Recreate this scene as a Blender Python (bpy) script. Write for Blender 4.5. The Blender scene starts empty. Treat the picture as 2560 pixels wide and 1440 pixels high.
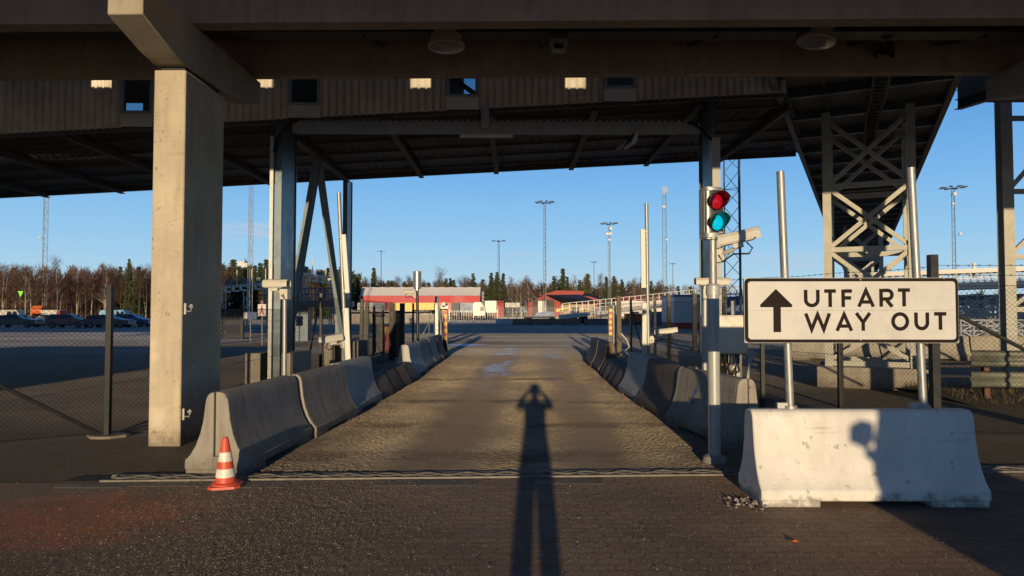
import bpy, bmesh, math, random
from mathutils import Vector, Matrix
R = math.radians
random.seed(7)
SC = bpy.context.scene
COL = SC.collection
# ---------------------------------------------------------------- camera model (photo is 2560 x 1440)
CAMZ, F, HZ = 1.65, 1780.0, 781.0
PITCH = math.atan((HZ - 720) / F)
def ray(u, v):
    dx, dz = (u - 1280) / F, (720 - v) / F
    return dx, math.cos(PITCH) - dz * math.sin(PITCH), math.sin(PITCH) + dz * math.cos(PITCH)
def P(u, v, Y):
    x, y, z = ray(u, v); s = Y / y
    return Vector((x * s, Y, CAMZ + z * s))
def X(u, Y): return (u - 1280) / F * Y
def Z(v, Y): return P(1280, v, Y).z
# ---------------------------------------------------------------- mesh helper
class MB:
    def __init__(s): s.v = []; s.f = []; s.mi = []; s.cur = 0
    def add(s, vs, fs):
        b = len(s.v); s.v += [tuple(p) for p in vs]
        for f in fs: s.f.append(tuple(b + i for i in f)); s.mi.append(s.cur)
        return s
    def box(s, x0, x1, y0, y1, z0, z1):
        vs = [(x, y, z) for x in (x0, x1) for y in (y0, y1) for z in (z0, z1)]
        return s.add(vs, [(0,1,3,2),(4,6,7,5),(0,4,5,1),(2,3,7,6),(0,2,6,4),(1,5,7,3)])
    def cbox(s, c, sx, sy, sz, rz=0, rx=0, ry=0):
        M = Matrix.Translation(Vector(c)) @ Matrix.Rotation(rz,4,'Z') @ Matrix.Rotation(rx,4,'X') @ Matrix.Rotation(ry,4,'Y')
        vs = [M @ Vector((x*sx/2, y*sy/2, z*sz/2)) for x in (-1,1) for y in (-1,1) for z in (-1,1)]
        return s.add(vs, [(0,1,3,2),(4,6,7,5),(0,4,5,1),(2,3,7,6),(0,2,6,4),(1,5,7,3)])
    def bar(s, p0, p1, w, h, up=(0,0,1)):
        p0, p1 = Vector(p0), Vector(p1); d = (p1 - p0).normalized(); up = Vector(up)
        if abs(d.dot(up)) > .99: up = Vector((0,1,0))
        a = d.cross(up).normalized() * (w/2); b = a.cross(d).normalized() * (h/2)
        vs = [p + i*a + j*b for p in (p0, p1) for i, j in ((-1,-1),(1,-1),(1,1),(-1,1))]
        return s.add(vs, [(3,2,1,0),(4,5,6,7),(0,1,5,4),(1,2,6,5),(2,3,7,6),(3,0,4,7)])
    def ibeam(s, p0, p1, w, h, t=.015, up=(0,0,1)):
        p0, p1 = Vector(p0), Vector(p1); d = (p1-p0).normalized(); upv = Vector(up)
        if abs(d.dot(upv)) > .99: upv = Vector((0,1,0))
        a = d.cross(upv).normalized(); b = a.cross(d).normalized()
        for k in (-1, 1): s.bar(p0 + b*k*(h/2 - t/2), p1 + b*k*(h/2 - t/2), w, t, up)
        return s.bar(p0, p1, t, h - 2*t, up)
    def tube(s, p0, p1, r0, r1=None, n=10, cap=True):
        r1 = r0 if r1 is None else r1
        p0, p1 = Vector(p0), Vector(p1); d = (p1-p0).normalized()
        up = Vector((0,0,1)) if abs(d.z) < .95 else Vector((0,1,0))
        a = d.cross(up).normalized(); b = a.cross(d)
        vs = []
        for p, r in ((p0, r0), (p1, r1)):
            for i in range(n):
                t = 2*math.pi*i/n; vs.append(p + a*math.cos(t)*r + b*math.sin(t)*r)
        fs = [(i, (i+1)%n, n+(i+1)%n, n+i) for i in range(n)]
        if cap: fs += [tuple(range(n-1,-1,-1)), tuple(range(n, 2*n))]
        return s.add(vs, fs)
    def path(s, pts, r, n=8):
        pts = [Vector(p) for p in pts]
        rings = []
        for i, p in enumerate(pts):
            d = (pts[min(i+1,len(pts)-1)] - pts[max(i-1,0)]).normalized()
            up = Vector((0,0,1)) if abs(d.z) < .9 else Vector((0,1,0))
            a = d.cross(up).normalized(); b = a.cross(d)
            rr = r[i] if isinstance(r, (list, tuple)) else r
            rings.append([p + a*math.cos(2*math.pi*k/n)*rr + b*math.sin(2*math.pi*k/n)*rr for k in range(n)])
        vs = [q for ring in rings for q in ring]; fs = []
        for i in range(len(pts)-1):
            for k in range(n):
                fs.append((i*n+k, i*n+(k+1)%n, (i+1)*n+(k+1)%n, (i+1)*n+k))
        fs += [tuple(range(n-1,-1,-1)), tuple(range((len(pts)-1)*n, len(pts)*n))]
        return s.add(vs, fs)
    def prism(s, prof, a0, a1, axis='y'):
        """closed polygon prof [(p, z)] extruded along axis from a0 to a1"""
        n = len(prof)
        def mk(p, z, a): return (p, a, z) if axis == 'y' else ((a, p, z) if axis == 'x' else (p, z, a))
        vs = [mk(p, z, a) for a in (a0, a1) for p, z in prof]
        fs = [(i, (i+1)%n, n+(i+1)%n, n+i) for i in range(n)] + [tuple(range(n-1,-1,-1)), tuple(range(n,2*n))]
        return s.add(vs, fs)
    def lathe(s, c, prof, n=20, M=None):
        """profile [(r, z)] turned about z through c, then optional matrix M"""
        vs = []
        for r, z in prof:
            for k in range(n):
                t = 2*math.pi*k/n; p = Vector((r*math.cos(t), r*math.sin(t), z))
                vs.append((M @ p if M else p) + Vector(c))
        fs = []
        m = len(prof)
        for i in range(m-1):
            for k in range(n): fs.append((i*n+k, i*n+(k+1)%n, (i+1)*n+(k+1)%n, (i+1)*n+k))
        fs += [tuple(range(n-1,-1,-1)), tuple(range((m-1)*n, m*n))]
        return s.add(vs, fs)
    def quad(s, a, b, c, d): return s.add([a,b,c,d], [(0,1,2,3)])
    def mesh(s, name, off=None, mats=()):
        me = bpy.data.meshes.new(name)
        vs = s.v if off is None else [off @ Vector(p) for p in s.v]
        me.from_pydata([tuple(p) for p in vs], [], s.f)
        bm = bmesh.new(); bm.from_mesh(me)
        bmesh.ops.recalc_face_normals(bm, faces=bm.faces)
        bm.to_mesh(me); bm.free()
        for m in mats: me.materials.append(m)
        for i, p in enumerate(me.polygons): p.material_index = s.mi[i]; p.use_smooth = True
        me.set_sharp_from_angle(angle=R(35))
        me.update()
        return me
    def build(s, name, mat, parent=None, local=False, bevel=0, at=None, smooth=True, label=None):
        """link as ONE mesh object; coordinates are world ones unless local"""
        mats = mat if isinstance(mat, (list, tuple)) else [mat]
        off = None
        if parent is not None and not local: off = rootM(parent).inverted()
        if parent is None and at is not None: off = Matrix.Translation(-Vector(at))
        me = s.mesh(name, off, mats)
        o = bpy.data.objects.new(name, me); COL.objects.link(o)
        if parent is not None: o.parent = parent
        if parent is None and at is not None: o.location = at
        if bevel:
            b = o.modifiers.new('bevel', 'BEVEL'); b.width = bevel; b.segments = 2; b.limit_method = 'ANGLE'; b.angle_limit = R(40)
            b.harden_normals = False
        if label: o['label'] = label
        return o
def rootM(o):
    M = Matrix.Identity(4)
    while o is not None:
        M = (Matrix.Translation(o.location) @ o.rotation_euler.to_matrix().to_4x4()) @ M
        o = o.parent
    return M
def tag(o, label=None, cat=None, group=None, kind=None):
    if label: o['label'] = label
    if cat: o['category'] = cat
    if group: o['group'] = group
    if kind: o['kind'] = kind
    return o
def thing(name, label, cat, loc=(0,0,0), rz=0, group=None):
    o = bpy.data.objects.new(name, None); COL.objects.link(o)
    o.location = loc; o.rotation_euler = (0, 0, rz); o.empty_display_size = .2
    return tag(o, label, cat, group)
def dup(root, loc, rz=None, label=None, group=None):
    r = root.copy(); COL.objects.link(r); r.location = loc
    if rz is not None: r.rotation_euler = (r.rotation_euler.x, r.rotation_euler.y, rz)
    if label: r['label'] = label
    if group: r['group'] = group
    for ch in list(root.children):
        c = ch.copy(); COL.objects.link(c); c.parent = r
        for g in list(ch.children):
            d = g.copy(); COL.objects.link(d); d.parent = c
    return r
# ---------------------------------------------------------------- materials
def nmat(name):
    m = bpy.data.materials.new(name); m.use_nodes = True
    nt = m.node_tree; bs = nt.nodes['Principled BSDF']
    return m, nt, bs
def math_(nt, op, a, b=None, clamp=False):
    n = nt.nodes.new('ShaderNodeMath'); n.operation = op; n.use_clamp = clamp
    for i, x in enumerate((a, b)):
        if x is None: continue
        if isinstance(x, (int, float)): n.inputs[i].default_value = x
        else: nt.links.new(x, n.inputs[i])
    return n.outputs[0]
def mixc(nt, fac, a, b, mode='MIX'):
    n = nt.nodes.new('ShaderNodeMix'); n.data_type = 'RGBA'; n.blend_type = mode
    for i, x in ((0, fac), (6, a), (7, b)):
        if isinstance(x, (int, float)): n.inputs[i].default_value = x
        elif isinstance(x, (tuple, list)): n.inputs[i].default_value = (*x[:3], 1)
        else: nt.links.new(x, n.inputs[i])
    return n.outputs[2]
def noise(nt, vec, scale, detail=4, rough=.6):
    n = nt.nodes.new('ShaderNodeTexNoise'); n.inputs['Scale'].default_value = scale
    n.inputs['Detail'].default_value = detail; n.inputs['Roughness'].default_value = rough
    if vec is not None: nt.links.new(vec, n.inputs['Vector'])
    return n.outputs['Fac']
def ramp(nt, fac, lo, hi, a=0., b=1.):
    n = nt.nodes.new('ShaderNodeMapRange'); n.inputs[1].default_value = lo; n.inputs[2].default_value = hi
    n.inputs[3].default_value = a; n.inputs[4].default_value = b; n.clamp = True
    nt.links.new(fac, n.inputs[0]); return n.outputs[0]
def mapping(nt, vec, sc=(1,1,1), loc=(0,0,0)):
    n = nt.nodes.new('ShaderNodeMapping'); n.inputs['Scale'].default_value = sc; n.inputs['Location'].default_value = loc
    nt.links.new(vec, n.inputs['Vector']); return n.outputs[0]
def coords(nt, rnd=True):
    tc = nt.nodes.new('ShaderNodeTexCoord')
    if not rnd: return tc.outputs['Object']
    oi = nt.nodes.new('ShaderNodeObjectInfo')
    v = nt.nodes.new('ShaderNodeVectorMath'); v.operation = 'ADD'
    nt.links.new(tc.outputs['Object'], v.inputs[0])
    k = math_(nt, 'MULTIPLY', oi.outputs['Random'], 37.0)
    c = nt.nodes.new('ShaderNodeCombineXYZ')
    for i in range(3): nt.links.new(k, c.inputs[i])
    nt.links.new(c.outputs[0], v.inputs[1]); return v.outputs[0]
def bump(nt, bs, h, strength=.3, dist=.01):
    b = nt.nodes.new('ShaderNodeBump'); b.inputs['Strength'].default_value = strength; b.inputs['Distance'].default_value = dist
    nt.links.new(h, b.inputs['Height']); nt.links.new(b.outputs[0], bs.inputs['Normal'])
def mul(c, k): return tuple(min(1, x*k) for x in c)
def plain(name, col, rough=.5, metal=0., var=.25, scale=4., bmp=.15, spec=.5, fine=60.):
    m, nt, bs = nmat(name); v = coords(nt)
    n1 = noise(nt, v, scale, 5, .65)
    nt.links.new(mixc(nt, ramp(nt, n1, .3, .7), mul(col, 1-var), mul(col, 1+var)), bs.inputs['Base Color'])
    bs.inputs['Metallic'].default_value = metal; bs.inputs['Specular IOR Level'].default_value = spec
    n2 = noise(nt, v, fine, 3)
    nt.links.new(ramp(nt, n1, .25, .75, max(.05, rough-.12), min(1, rough+.12)), bs.inputs['Roughness'])
    if bmp: bump(nt, bs, n2, bmp, .004)
    return m
def concrete(name, col, stain=(.5,.4,.3), amount=.5, pits=.5, cracks=False, patch=None, rust=0., bmp=.35, scuff=0., foot=0.):
    m, nt, bs = nmat(name); v = coords(nt)
    big = noise(nt, v, 1.3, 6, .62); mid = noise(nt, v, 7, 6, .7); fine = noise(nt, v, 70, 4, .7)
    st = noise(nt, mapping(nt, v, (5, 5, .55)), 1.5, 5, .65)
    c = mixc(nt, ramp(nt, big, .3, .7), mul(col, .82), mul(col, 1.12))
    c = mixc(nt, math_(nt, 'MULTIPLY', ramp(nt, st, .48, .78), amount), c, tuple(col[i]*stain[i] for i in range(3)))
    c = mixc(nt, math_(nt, 'MULTIPLY', ramp(nt, mid, .5, .75), .35), c, mul(col, .7))
    c = mixc(nt, math_(nt, 'MULTIPLY', ramp(nt, fine, .62, .74), pits*.6), c, mul(col, .45))
    if rust:
        rn = noise(nt, v, 2.2, 5, .7)
        c = mixc(nt, math_(nt, 'MULTIPLY', ramp(nt, rn, .42, .68), rust), c, (.16, .09, .055))
    h = math_(nt, 'ADD', math_(nt, 'MULTIPLY', fine, .5), mid)
    if scuff:   # air holes, knocks and tyre scuffs
        sp_ = ramp(nt, noise(nt, v, 13, 3, .5), .66, .71)
        c = mixc(nt, math_(nt, 'MULTIPLY', sp_, scuff), c, mul(col, .3))
        ln_ = math_(nt, 'MULTIPLY', ramp(nt, noise(nt, mapping(nt, v, (1.5, 1.5, 26)), 1.0, 4, .6), .60, .68), ramp(nt, noise(nt, v, 2.1, 3), .5, .6))
        c = mixc(nt, math_(nt, 'MULTIPLY', ln_, scuff*.6), c, mul(col, .35))
    if foot:    # mud and salt line splashed up from the road
        tz_ = nt.nodes.new('ShaderNodeTexCoord'); sz_ = nt.nodes.new('ShaderNodeSeparateXYZ'); nt.links.new(tz_.outputs['Object'], sz_.inputs[0])
        hh = math_(nt, 'ADD', sz_.outputs[2], math_(nt, 'MULTIPLY', math_(nt, 'SUBTRACT', mid, .5), .5))
        c = mixc(nt, math_(nt, 'MULTIPLY', ramp(nt, hh, foot*1.25, foot*.2), .6), c, (.10,.078,.06))
    if cracks:
        dv = nt.nodes.new('ShaderNodeVectorMath'); dv.operation = 'ADD'
        dn = nt.nodes.new('ShaderNodeTexNoise'); dn.inputs['Scale'].default_value = 5; nt.links.new(v, dn.inputs['Vector'])
        sc = nt.nodes.new('ShaderNodeVectorMath'); sc.operation = 'SCALE'; sc.inputs[3].default_value = .35
        nt.links.new(dn.outputs['Color'], sc.inputs[0])
        nt.links.new(v, dv.inputs[0]); nt.links.new(sc.outputs[0], dv.inputs[1])
        vo = nt.nodes.new('ShaderNodeTexVoronoi'); vo.feature = 'DISTANCE_TO_EDGE'; vo.inputs['Scale'].default_value = 1.5
        nt.links.new(dv.outputs[0], vo.inputs['Vector'])
        mk = math_(nt, 'MULTIPLY', ramp(nt, vo.outputs['Distance'], .004, .012, 1, 0), ramp(nt, noise(nt, v, 2.6, 4), .53, .62))
        c = mixc(nt, math_(nt, 'MULTIPLY', mk, .5), c, mul(col, .3))
    if patch:
        tc = nt.nodes.new('ShaderNodeTexCoord')
        for (px, py, pz, rr) in patch:
            d = nt.nodes.new('ShaderNodeVectorMath'); d.operation = 'DISTANCE'
            nt.links.new(tc.outputs['Object'], d.inputs[0]); d.inputs[1].default_value = (px, py, pz)
            dd = math_(nt, 'ADD', d.outputs['Value'], math_(nt, 'MULTIPLY', math_(nt, 'SUBTRACT', mid, .5), rr*1.3))
            c = mixc(nt, math_(nt, 'MULTIPLY', ramp(nt, dd, rr*.35, rr*1.15, 1, 0), .6), c, mul(col, 1.35))
    nt.links.new(c, bs.inputs['Base Color'])
    bs.inputs['Roughness'].default_value = .88; bs.inputs['Specular IOR Level'].default_value = .25
    bump(nt, bs, h, bmp, .012)
    return m
def emit(name, col, s, base=(.02,.02,.02)):
    m, nt, bs = nmat(name)
    bs.inputs['Base Color'].default_value = (*base, 1); bs.inputs['Emission Color'].default_value = (*col, 1)
    bs.inputs['Emission Strength'].default_value = s; bs.inputs['Roughness'].default_value = .15
    return m

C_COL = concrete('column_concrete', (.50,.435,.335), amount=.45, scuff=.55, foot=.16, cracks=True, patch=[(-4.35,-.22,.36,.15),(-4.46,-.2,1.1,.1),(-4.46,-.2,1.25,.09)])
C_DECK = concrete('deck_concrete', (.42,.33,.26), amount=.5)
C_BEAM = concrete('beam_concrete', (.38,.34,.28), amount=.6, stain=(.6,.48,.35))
C_BAR = concrete('barrier_concrete', (.34,.315,.28), amount=.75, stain=(.45,.38,.32), rust=.12, scuff=.6, foot=.22)
C_BARD = concrete('stained_barrier_concrete', (.19,.155,.13), amount=.8, stain=(.5,.38,.3), rust=.55, scuff=.5, foot=.2)
C_LIGHT = concrete('pale_barrier_concrete', (.46,.47,.47), amount=.4, scuff=.5, foot=.2)
C_WHITE = concrete('white_painted_concrete', (.72,.70,.66), stain=(.72,.66,.58), amount=.5, pits=.3, bmp=.25, scuff=.55, foot=.07)
C_BLOCK = concrete('block_concrete', (.36,.33,.28), amount=.6, scuff=.5, foot=.2)
GALV = plain('galvanised_steel', (.36,.37,.37), .5, .6, .15, 9, .08)
MASTG = plain('weathered_mast_steel', (.17,.18,.185), .6, .2, .2, 2, 0)
BRACEP = plain('brace_blue_grey', (.27,.33,.37), .5, 0, .15, 3, .05)
GALVD = plain('dull_galvanised_steel', (.33,.35,.36), .55, .45, .2, 6, .1)
STEELP = plain('grey_painted_steel', (.40,.41,.41), .5, 0, .12, 4, .08)
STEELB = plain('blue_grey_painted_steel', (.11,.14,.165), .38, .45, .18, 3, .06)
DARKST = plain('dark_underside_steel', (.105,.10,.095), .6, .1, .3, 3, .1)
TOWERP = plain('tower_paint', (.46,.45,.40), .5, 0, .12, 4, .06)
BLACKM = plain('black_coated_steel', (.014,.014,.015), .45, 0, .3, 8, .05)
WIRE = plain('green_black_wire', (.018,.019,.018), .5, .2, .2, 8, 0)
CLAD = plain('beige_cladding_steel', (.80,.75,.67), .5, 0, .22, 1.5, .04)
WHITEP = plain('white_enamel', (.62,.61,.58), .4, 0, .08, 6, .04)
CAMW = plain('camera_housing_cream', (.56,.54,.48), .45, 0, .1, 9, .05)
RUBBER = plain('black_rubber', (.012,.012,.013), .7, 0, .3, 12, .1)
SIGNW = plain('sign_sheeting_white', (.55,.54,.53), .45, 0, .09, 5, .04)
SIGNK = plain('sign_print_black', (.020,.014,.013), .7, 0, .2, 8, 0, spec=.1)
CONER = plain('cone_orange_red', (.62,.085,.045), .5, 0, .2, 12, .1)
CONEW = plain('cone_white_band', (.72,.70,.64), .45, 0, .15, 15, .08)
RUST = plain('rusty_steel', (.17,.075,.045), .8, .1, .4, 9, .3)
REDP = plain('red_paint', (.42,.028,.026), .4, 0, .15, 5, .05)
YELP = plain('yellow_paint', (.70,.42,.02), .4, 0, .15, 5, .05)
ORNG = plain('orange_paint', (.62,.14,.03), .45, 0, .15, 5, .05)
BLUEP = plain('blue_paint', (.035,.09,.24), .4, 0, .15, 5, .05)
STAIN = plain('brushed_stainless', (.40,.38,.35), .38, .7, .12, 3, .05)
GLASSD = plain('dark_glass', (.012,.014,.018), .06, 0, .1, 3, 0, spec=.8)
def glass():
    m, nt, bs = nmat('window_glass')
    tr = nt.nodes.new('ShaderNodeBsdfTransparent'); tr.inputs[0].default_value = (.62,.68,.7,1)
    gl = nt.nodes.new('ShaderNodeBsdfGlossy'); gl.inputs['Roughness'].default_value = .05
    mx = nt.nodes.new('ShaderNodeMixShader'); mx.inputs[0].default_value = .07
    nt.links.new(tr.outputs[0], mx.inputs[1]); nt.links.new(gl.outputs[0], mx.inputs[2])
    nt.links.new(mx.outputs[0], nt.nodes['Material Output'].inputs[0]); return m
GLASS = glass()
# ---------------------------------------------------------------- stroke lettering
def arc(cx, cy, rx, ry, a0, a1, n=14): return [(cx + rx*math.cos(R(a0+(a1-a0)*i/n)), cy + ry*math.sin(R(a0+(a1-a0)*i/n))) for i in range(n+1)]
T_ = .2
LET = {
 'U': [[(.1,1),(.1,.42)] + arc(.5,.42,.4,.33,180,360)[1:-1] + [(.9,.42),(.9,1)]],
 'T': [[(0,.91),(1,.91)], [(.5,.83),(.5,0)]],
 'F': [[(.14,0),(.14,1)], [(.27,.91),(1,.91)], [(.27,.52),(.9,.52)]],
 'A': [[(.08,0),(.5,.93),(.92,0)], [(.26,.27),(.74,.27)]],
 'R': [[(.13,0),(.13,1)], [(.26,.91),(.6,.91)] + arc(.6,.67,.29,.24,90,-90)[1:-1] + [(.6,.43),(.26,.43)], [(.52,.36),(.9,0)]],
 'W': [[(.05,1),(.27,.08),(.5,.93),(.73,.08),(.95,1)]],
 'Y': [[(.07,1),(.5,.47),(.93,1)], [(.5,.42),(.5,0)]],
 'O': [arc(.5,.5,.41,.41,90,450,28)],
 '<': [[(.85,1),(.12,.5),(.85,0)]],
}
def ribbon(mb, pts, th, to3d, z):
    n = len(pts); L = []; Rr = []
    closed = (Vector(pts[0]) - Vector(pts[-1])).length < 1e-6
    for i in range(n):
        p = Vector(pts[i])
        a = Vector(pts[i-1]) if i > 0 else (Vector(pts[-2]) if closed else None)
        b = Vector(pts[i+1]) if i < n-1 else (Vector(pts[1]) if closed else None)
        d1 = (p-a).normalized() if a is not None else None
        d2 = (b-p).normalized() if b is not None else None
        d1 = d1 or d2; d2 = d2 or d1
        n1 = Vector((-d1.y, d1.x)); n2 = Vector((-d2.y, d2.x)); m = (n1+n2).normalized()
        k = th/2/max(.35, m.dot(n1))
        L.append(p + m*k); Rr.append(p - m*k)
    for i in range(n-1):
        mb.quad(to3d(Rr[i], z), to3d(Rr[i+1], z), to3d(L[i+1], z), to3d(L[i], z))
def letter(mb, ch, x0, x1, y0, y1, th, to3d):
    for i, st in enumerate(LET[ch]):
        pts = [(x0 + p[0]*(x1-x0), y0 + p[1]*(y1-y0)) for p in st]
        ribbon(mb, pts, th, to3d, i*.0004)
# ---------------------------------------------------------------- light, sky, camera
SUN = Vector((.0312, 1, -.1085)).normalized()          # direction the light travels
EL = math.asin(-SUN.z)
sl = bpy.data.lights.new('sun', 'SUN'); sl.energy = 4.3; sl.angle = R(.5); sl.color = (1, .76, .45)
so = bpy.data.objects.new('sun', sl); COL.objects.link(so); so.rotation_euler = SUN.to_track_quat('-Z', 'Y').to_euler()
so.location = (0, -30, 30)
w = bpy.data.worlds.new('World'); SC.world = w; w.use_nodes = True
nt = w.node_tree; bg = nt.nodes['Background']
sky = nt.nodes.new('ShaderNodeTexSky'); sky.sky_type = 'NISHITA'; sky.sun_disc = False
sky.sun_elevation = EL; sky.sun_rotation = math.pi + .0312
sky.air_density = 1.0; sky.dust_density = .5; sky.ozone_density = 1.6
tcw = nt.nodes.new('ShaderNodeTexCoord'); sx = nt.nodes.new('ShaderNodeSeparateXYZ'); nt.links.new(tcw.outputs['Generated'], sx.inputs[0])
azn = math_(nt, 'DIVIDE', sx.outputs[0], math_(nt, 'MAXIMUM', sx.outputs[1], .05)); eln = math_(nt, 'DIVIDE', sx.outputs[2], math_(nt, 'MAXIMUM', sx.outputs[1], .05))
cb = nt.nodes.new('ShaderNodeCombineXYZ'); nt.links.new(math_(nt, 'MULTIPLY', azn, 9), cb.inputs[0]); nt.links.new(math_(nt, 'MULTIPLY', eln, 48), cb.inputs[1])
cn = ramp(nt, noise(nt, cb.outputs[0], 2.1, 7, .62), .36, .66)
tot = None
for (u, v, ru, rv, k) in ((615,577,105,26,.95),(1275,634,75,9,.6),(1495,617,55,9,.5),(2010,655,120,22,.7),(980,682,170,13,.45),(1370,694,260,18,.35),(1900,640,220,12,.35),(1150,646,50,5,.4),(420,600,120,12,.2)):
    ax, ey = (u-1280)/F, (HZ-v)/F
    q = math_(nt, 'ADD', math_(nt, 'POWER', math_(nt, 'DIVIDE', math_(nt, 'SUBTRACT', azn, ax), ru/F), 2), math_(nt, 'POWER', math_(nt, 'DIVIDE', math_(nt, 'SUBTRACT', eln, ey), rv/F), 2))
    g = math_(nt, 'MULTIPLY', ramp(nt, q, .15, 1.1, 1, 0), k)
    tot = g if tot is None else math_(nt, 'ADD', tot, g)
tot = math_(nt, 'MULTIPLY', tot, cn, True)
tot = math_(nt, 'MULTIPLY', tot, ramp(nt, sx.outputs[1], .1, .3))
cr_ = nt.nodes.new('ShaderNodeValToRGB'); els = cr_.color_ramp.elements
GRAD = [(0,(.56,.73,.82)),(.045,(.43,.67,.85)),(.10,(.305,.59,.875)),(.18,(.19,.47,.855)),(.27,(.10,.33,.74)),(.40,(.045,.17,.46)),(.65,(.02,.075,.22)),(1,(.012,.04,.12))]
while len(els) < len(GRAD): els.new(.5)
for e_, (p_, c_) in zip(els, GRAD): e_.position = p_; e_.color = (*c_, 1)
nt.links.new(sx.outputs[2], cr_.inputs[0])
side = ramp(nt, sx.outputs[1], -.25, .45, 7.0, 10.0)
sc_ = nt.nodes.new('ShaderNodeVectorMath'); sc_.operation = 'SCALE'; nt.links.new(cr_.outputs[0], sc_.inputs[0]); nt.links.new(side, sc_.inputs[3])
skb = mixc(nt, .06, sc_.outputs[0], sky.outputs[0])
skc = mixc(nt, tot, skb, (5.0, 5.9, 7.2))
nt.links.new(skc, bg.inputs['Color']); bg.inputs['Strength'].default_value = .1
SC.view_settings.view_transform = 'Standard'; SC.view_settings.look = 'None'; SC.view_settings.exposure = 0.0; SC.view_settings.gamma = 1
cd = bpy.data.cameras.new('camera'); cam = bpy.data.objects.new('camera', cd); COL.objects.link(cam); SC.camera = cam
cd.sensor_width = 36; cd.lens = 36 * F / 2560; cd.clip_start = .02; cd.clip_end = 6000
cam.location = (0, 0, CAMZ); cam.rotation_euler = (R(90) + PITCH, 0, 0)
# ---------------------------------------------------------------- ground
def asphalt(name, lane=False):
    m, nt, bs = nmat(name); v = coords(nt, False)
    big = noise(nt, v, .22, 6, .6); mid = noise(nt, v, 1.6, 6, .65); fine = noise(nt, v, 55, 3, .75); chip = noise(nt, v, 120, 2, .6)
    base = (.35,.285,.205) if lane else (.34,.27,.19)
    c = mixc(nt, ramp(nt, big, .35, .65), mul(base, .6), mul(base, 1.15))
    c = mixc(nt, math_(nt, 'MULTIPLY', ramp(nt, mid, .45, .7), .5), c, mul(base, .5))
    s = nt.nodes.new('ShaderNodeSeparateXYZ'); nt.links.new(v, s.inputs[0])
    if lane:
        wob = math_(nt, 'ADD', math_(nt, 'MULTIPLY', math_(nt, 'SUBTRACT', mid, .5), .9), math_(nt, 'MULTIPLY', math_(nt, 'SUBTRACT', big, .5), .8))
        xx = math_(nt, 'ADD', s.outputs[0], math_(nt, 'MULTIPLY', wob, .7))
        xx = math_(nt, 'SUBTRACT', xx, math_(nt, 'MULTIPLY', math_(nt, 'SUBTRACT', s.outputs[1], 8), .03))
        t1 = ramp(nt, math_(nt, 'ABSOLUTE', math_(nt, 'ADD', xx, .85)), .25, .6, 1, 0)
        t2 = ramp(nt, math_(nt, 'ABSOLUTE', math_(nt, 'SUBTRACT', xx, .95)), .22, .55, .85, 0)
        tr = math_(nt, 'ADD', t1, t2, True)
        c = mixc(nt, math_(nt, 'MULTIPLY', tr, .85), c, (.115,.083,.058))
        ed = ramp(nt, math_(nt, 'ABSOLUTE', s.outputs[0]), 1.7, 2.3)
        c = mixc(nt, math_(nt, 'MULTIPLY', ed, ramp(nt, noise(nt, v, 3, 5, .7), .4, .6, .2, .75)), c, (.085,.065,.05))
        c = mixc(nt, math_(nt, 'MULTIPLY', ramp(nt, s.outputs[1], 8.3, 7.5), .45), c, (.11,.088,.068))
    if lane:
        for yy, xx0, ww in ((13.2,0,.16),(10.4,1.2,.13),(17.6,-.4,.22),(8.2,0,.2)):
            sm_ = ramp(nt, math_(nt, 'ABSOLUTE', math_(nt, 'SUBTRACT', math_(nt, 'ADD', s.outputs[1], math_(nt, 'MULTIPLY', math_(nt, 'SUBTRACT', mid, .5), .8)), yy)), ww, ww*2.2, .75, 0)
            c = mixc(nt, math_(nt, 'MULTIPLY', sm_, ramp(nt, noise(nt, v, .8, 3), .38, .55)), c, (.075,.055,.042))
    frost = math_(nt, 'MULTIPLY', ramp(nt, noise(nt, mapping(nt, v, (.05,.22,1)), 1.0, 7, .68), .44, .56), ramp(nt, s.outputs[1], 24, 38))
    if not lane:
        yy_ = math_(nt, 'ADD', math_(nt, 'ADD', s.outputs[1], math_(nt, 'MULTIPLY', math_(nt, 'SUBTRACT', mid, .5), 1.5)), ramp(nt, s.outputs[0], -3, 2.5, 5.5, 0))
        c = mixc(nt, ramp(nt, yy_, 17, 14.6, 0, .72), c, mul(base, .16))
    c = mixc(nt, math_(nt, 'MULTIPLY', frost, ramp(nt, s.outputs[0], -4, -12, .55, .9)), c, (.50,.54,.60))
    c = mixc(nt, ramp(nt, fine, .35, .6, .4, 0), c, mul(base, .3)); c = mixc(nt, ramp(nt, noise(nt, v, 9, 8, .85), .38, .5, .35, 0), c, mul(base, .3))
    c = mixc(nt, math_(nt, 'MULTIPLY', ramp(nt, chip, .60, .70), .7), c, (.46,.41,.33))
    nt.links.new(c, bs.inputs['Base Color']); bs.inputs['Diffuse Roughness'].default_value = 1
    bs.inputs['Specular IOR Level'].default_value = .3
    grit = noise(nt, v, 16, 8, .82)
    ro = ramp(nt, mid, .3, .7, .72, .95)
    if lane:
        wet = math_(nt, 'MULTIPLY', math_(nt, 'MULTIPLY', tr, ramp(nt, s.outputs[1], 13, 20)), ramp(nt, noise(nt, mapping(nt, v, (1, .3, 1)), 1.1, 5), .42, .55))
        ro = math_(nt, 'SUBTRACT', ro, math_(nt, 'MULTIPLY', wet, .5))
    nt.links.new(ro, bs.inputs['Roughness'])
    h = math_(nt, 'ADD', math_(nt, 'MULTIPLY', grit, 2.2), math_(nt, 'ADD', fine, math_(nt, 'MULTIPLY', chip, .8)))
    if lane: h = math_(nt, 'MULTIPLY', h, ramp(nt, tr, 0, 1, 1, .22))
    bump(nt, bs, h, .35 if lane else .8, .03)
    return m
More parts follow.
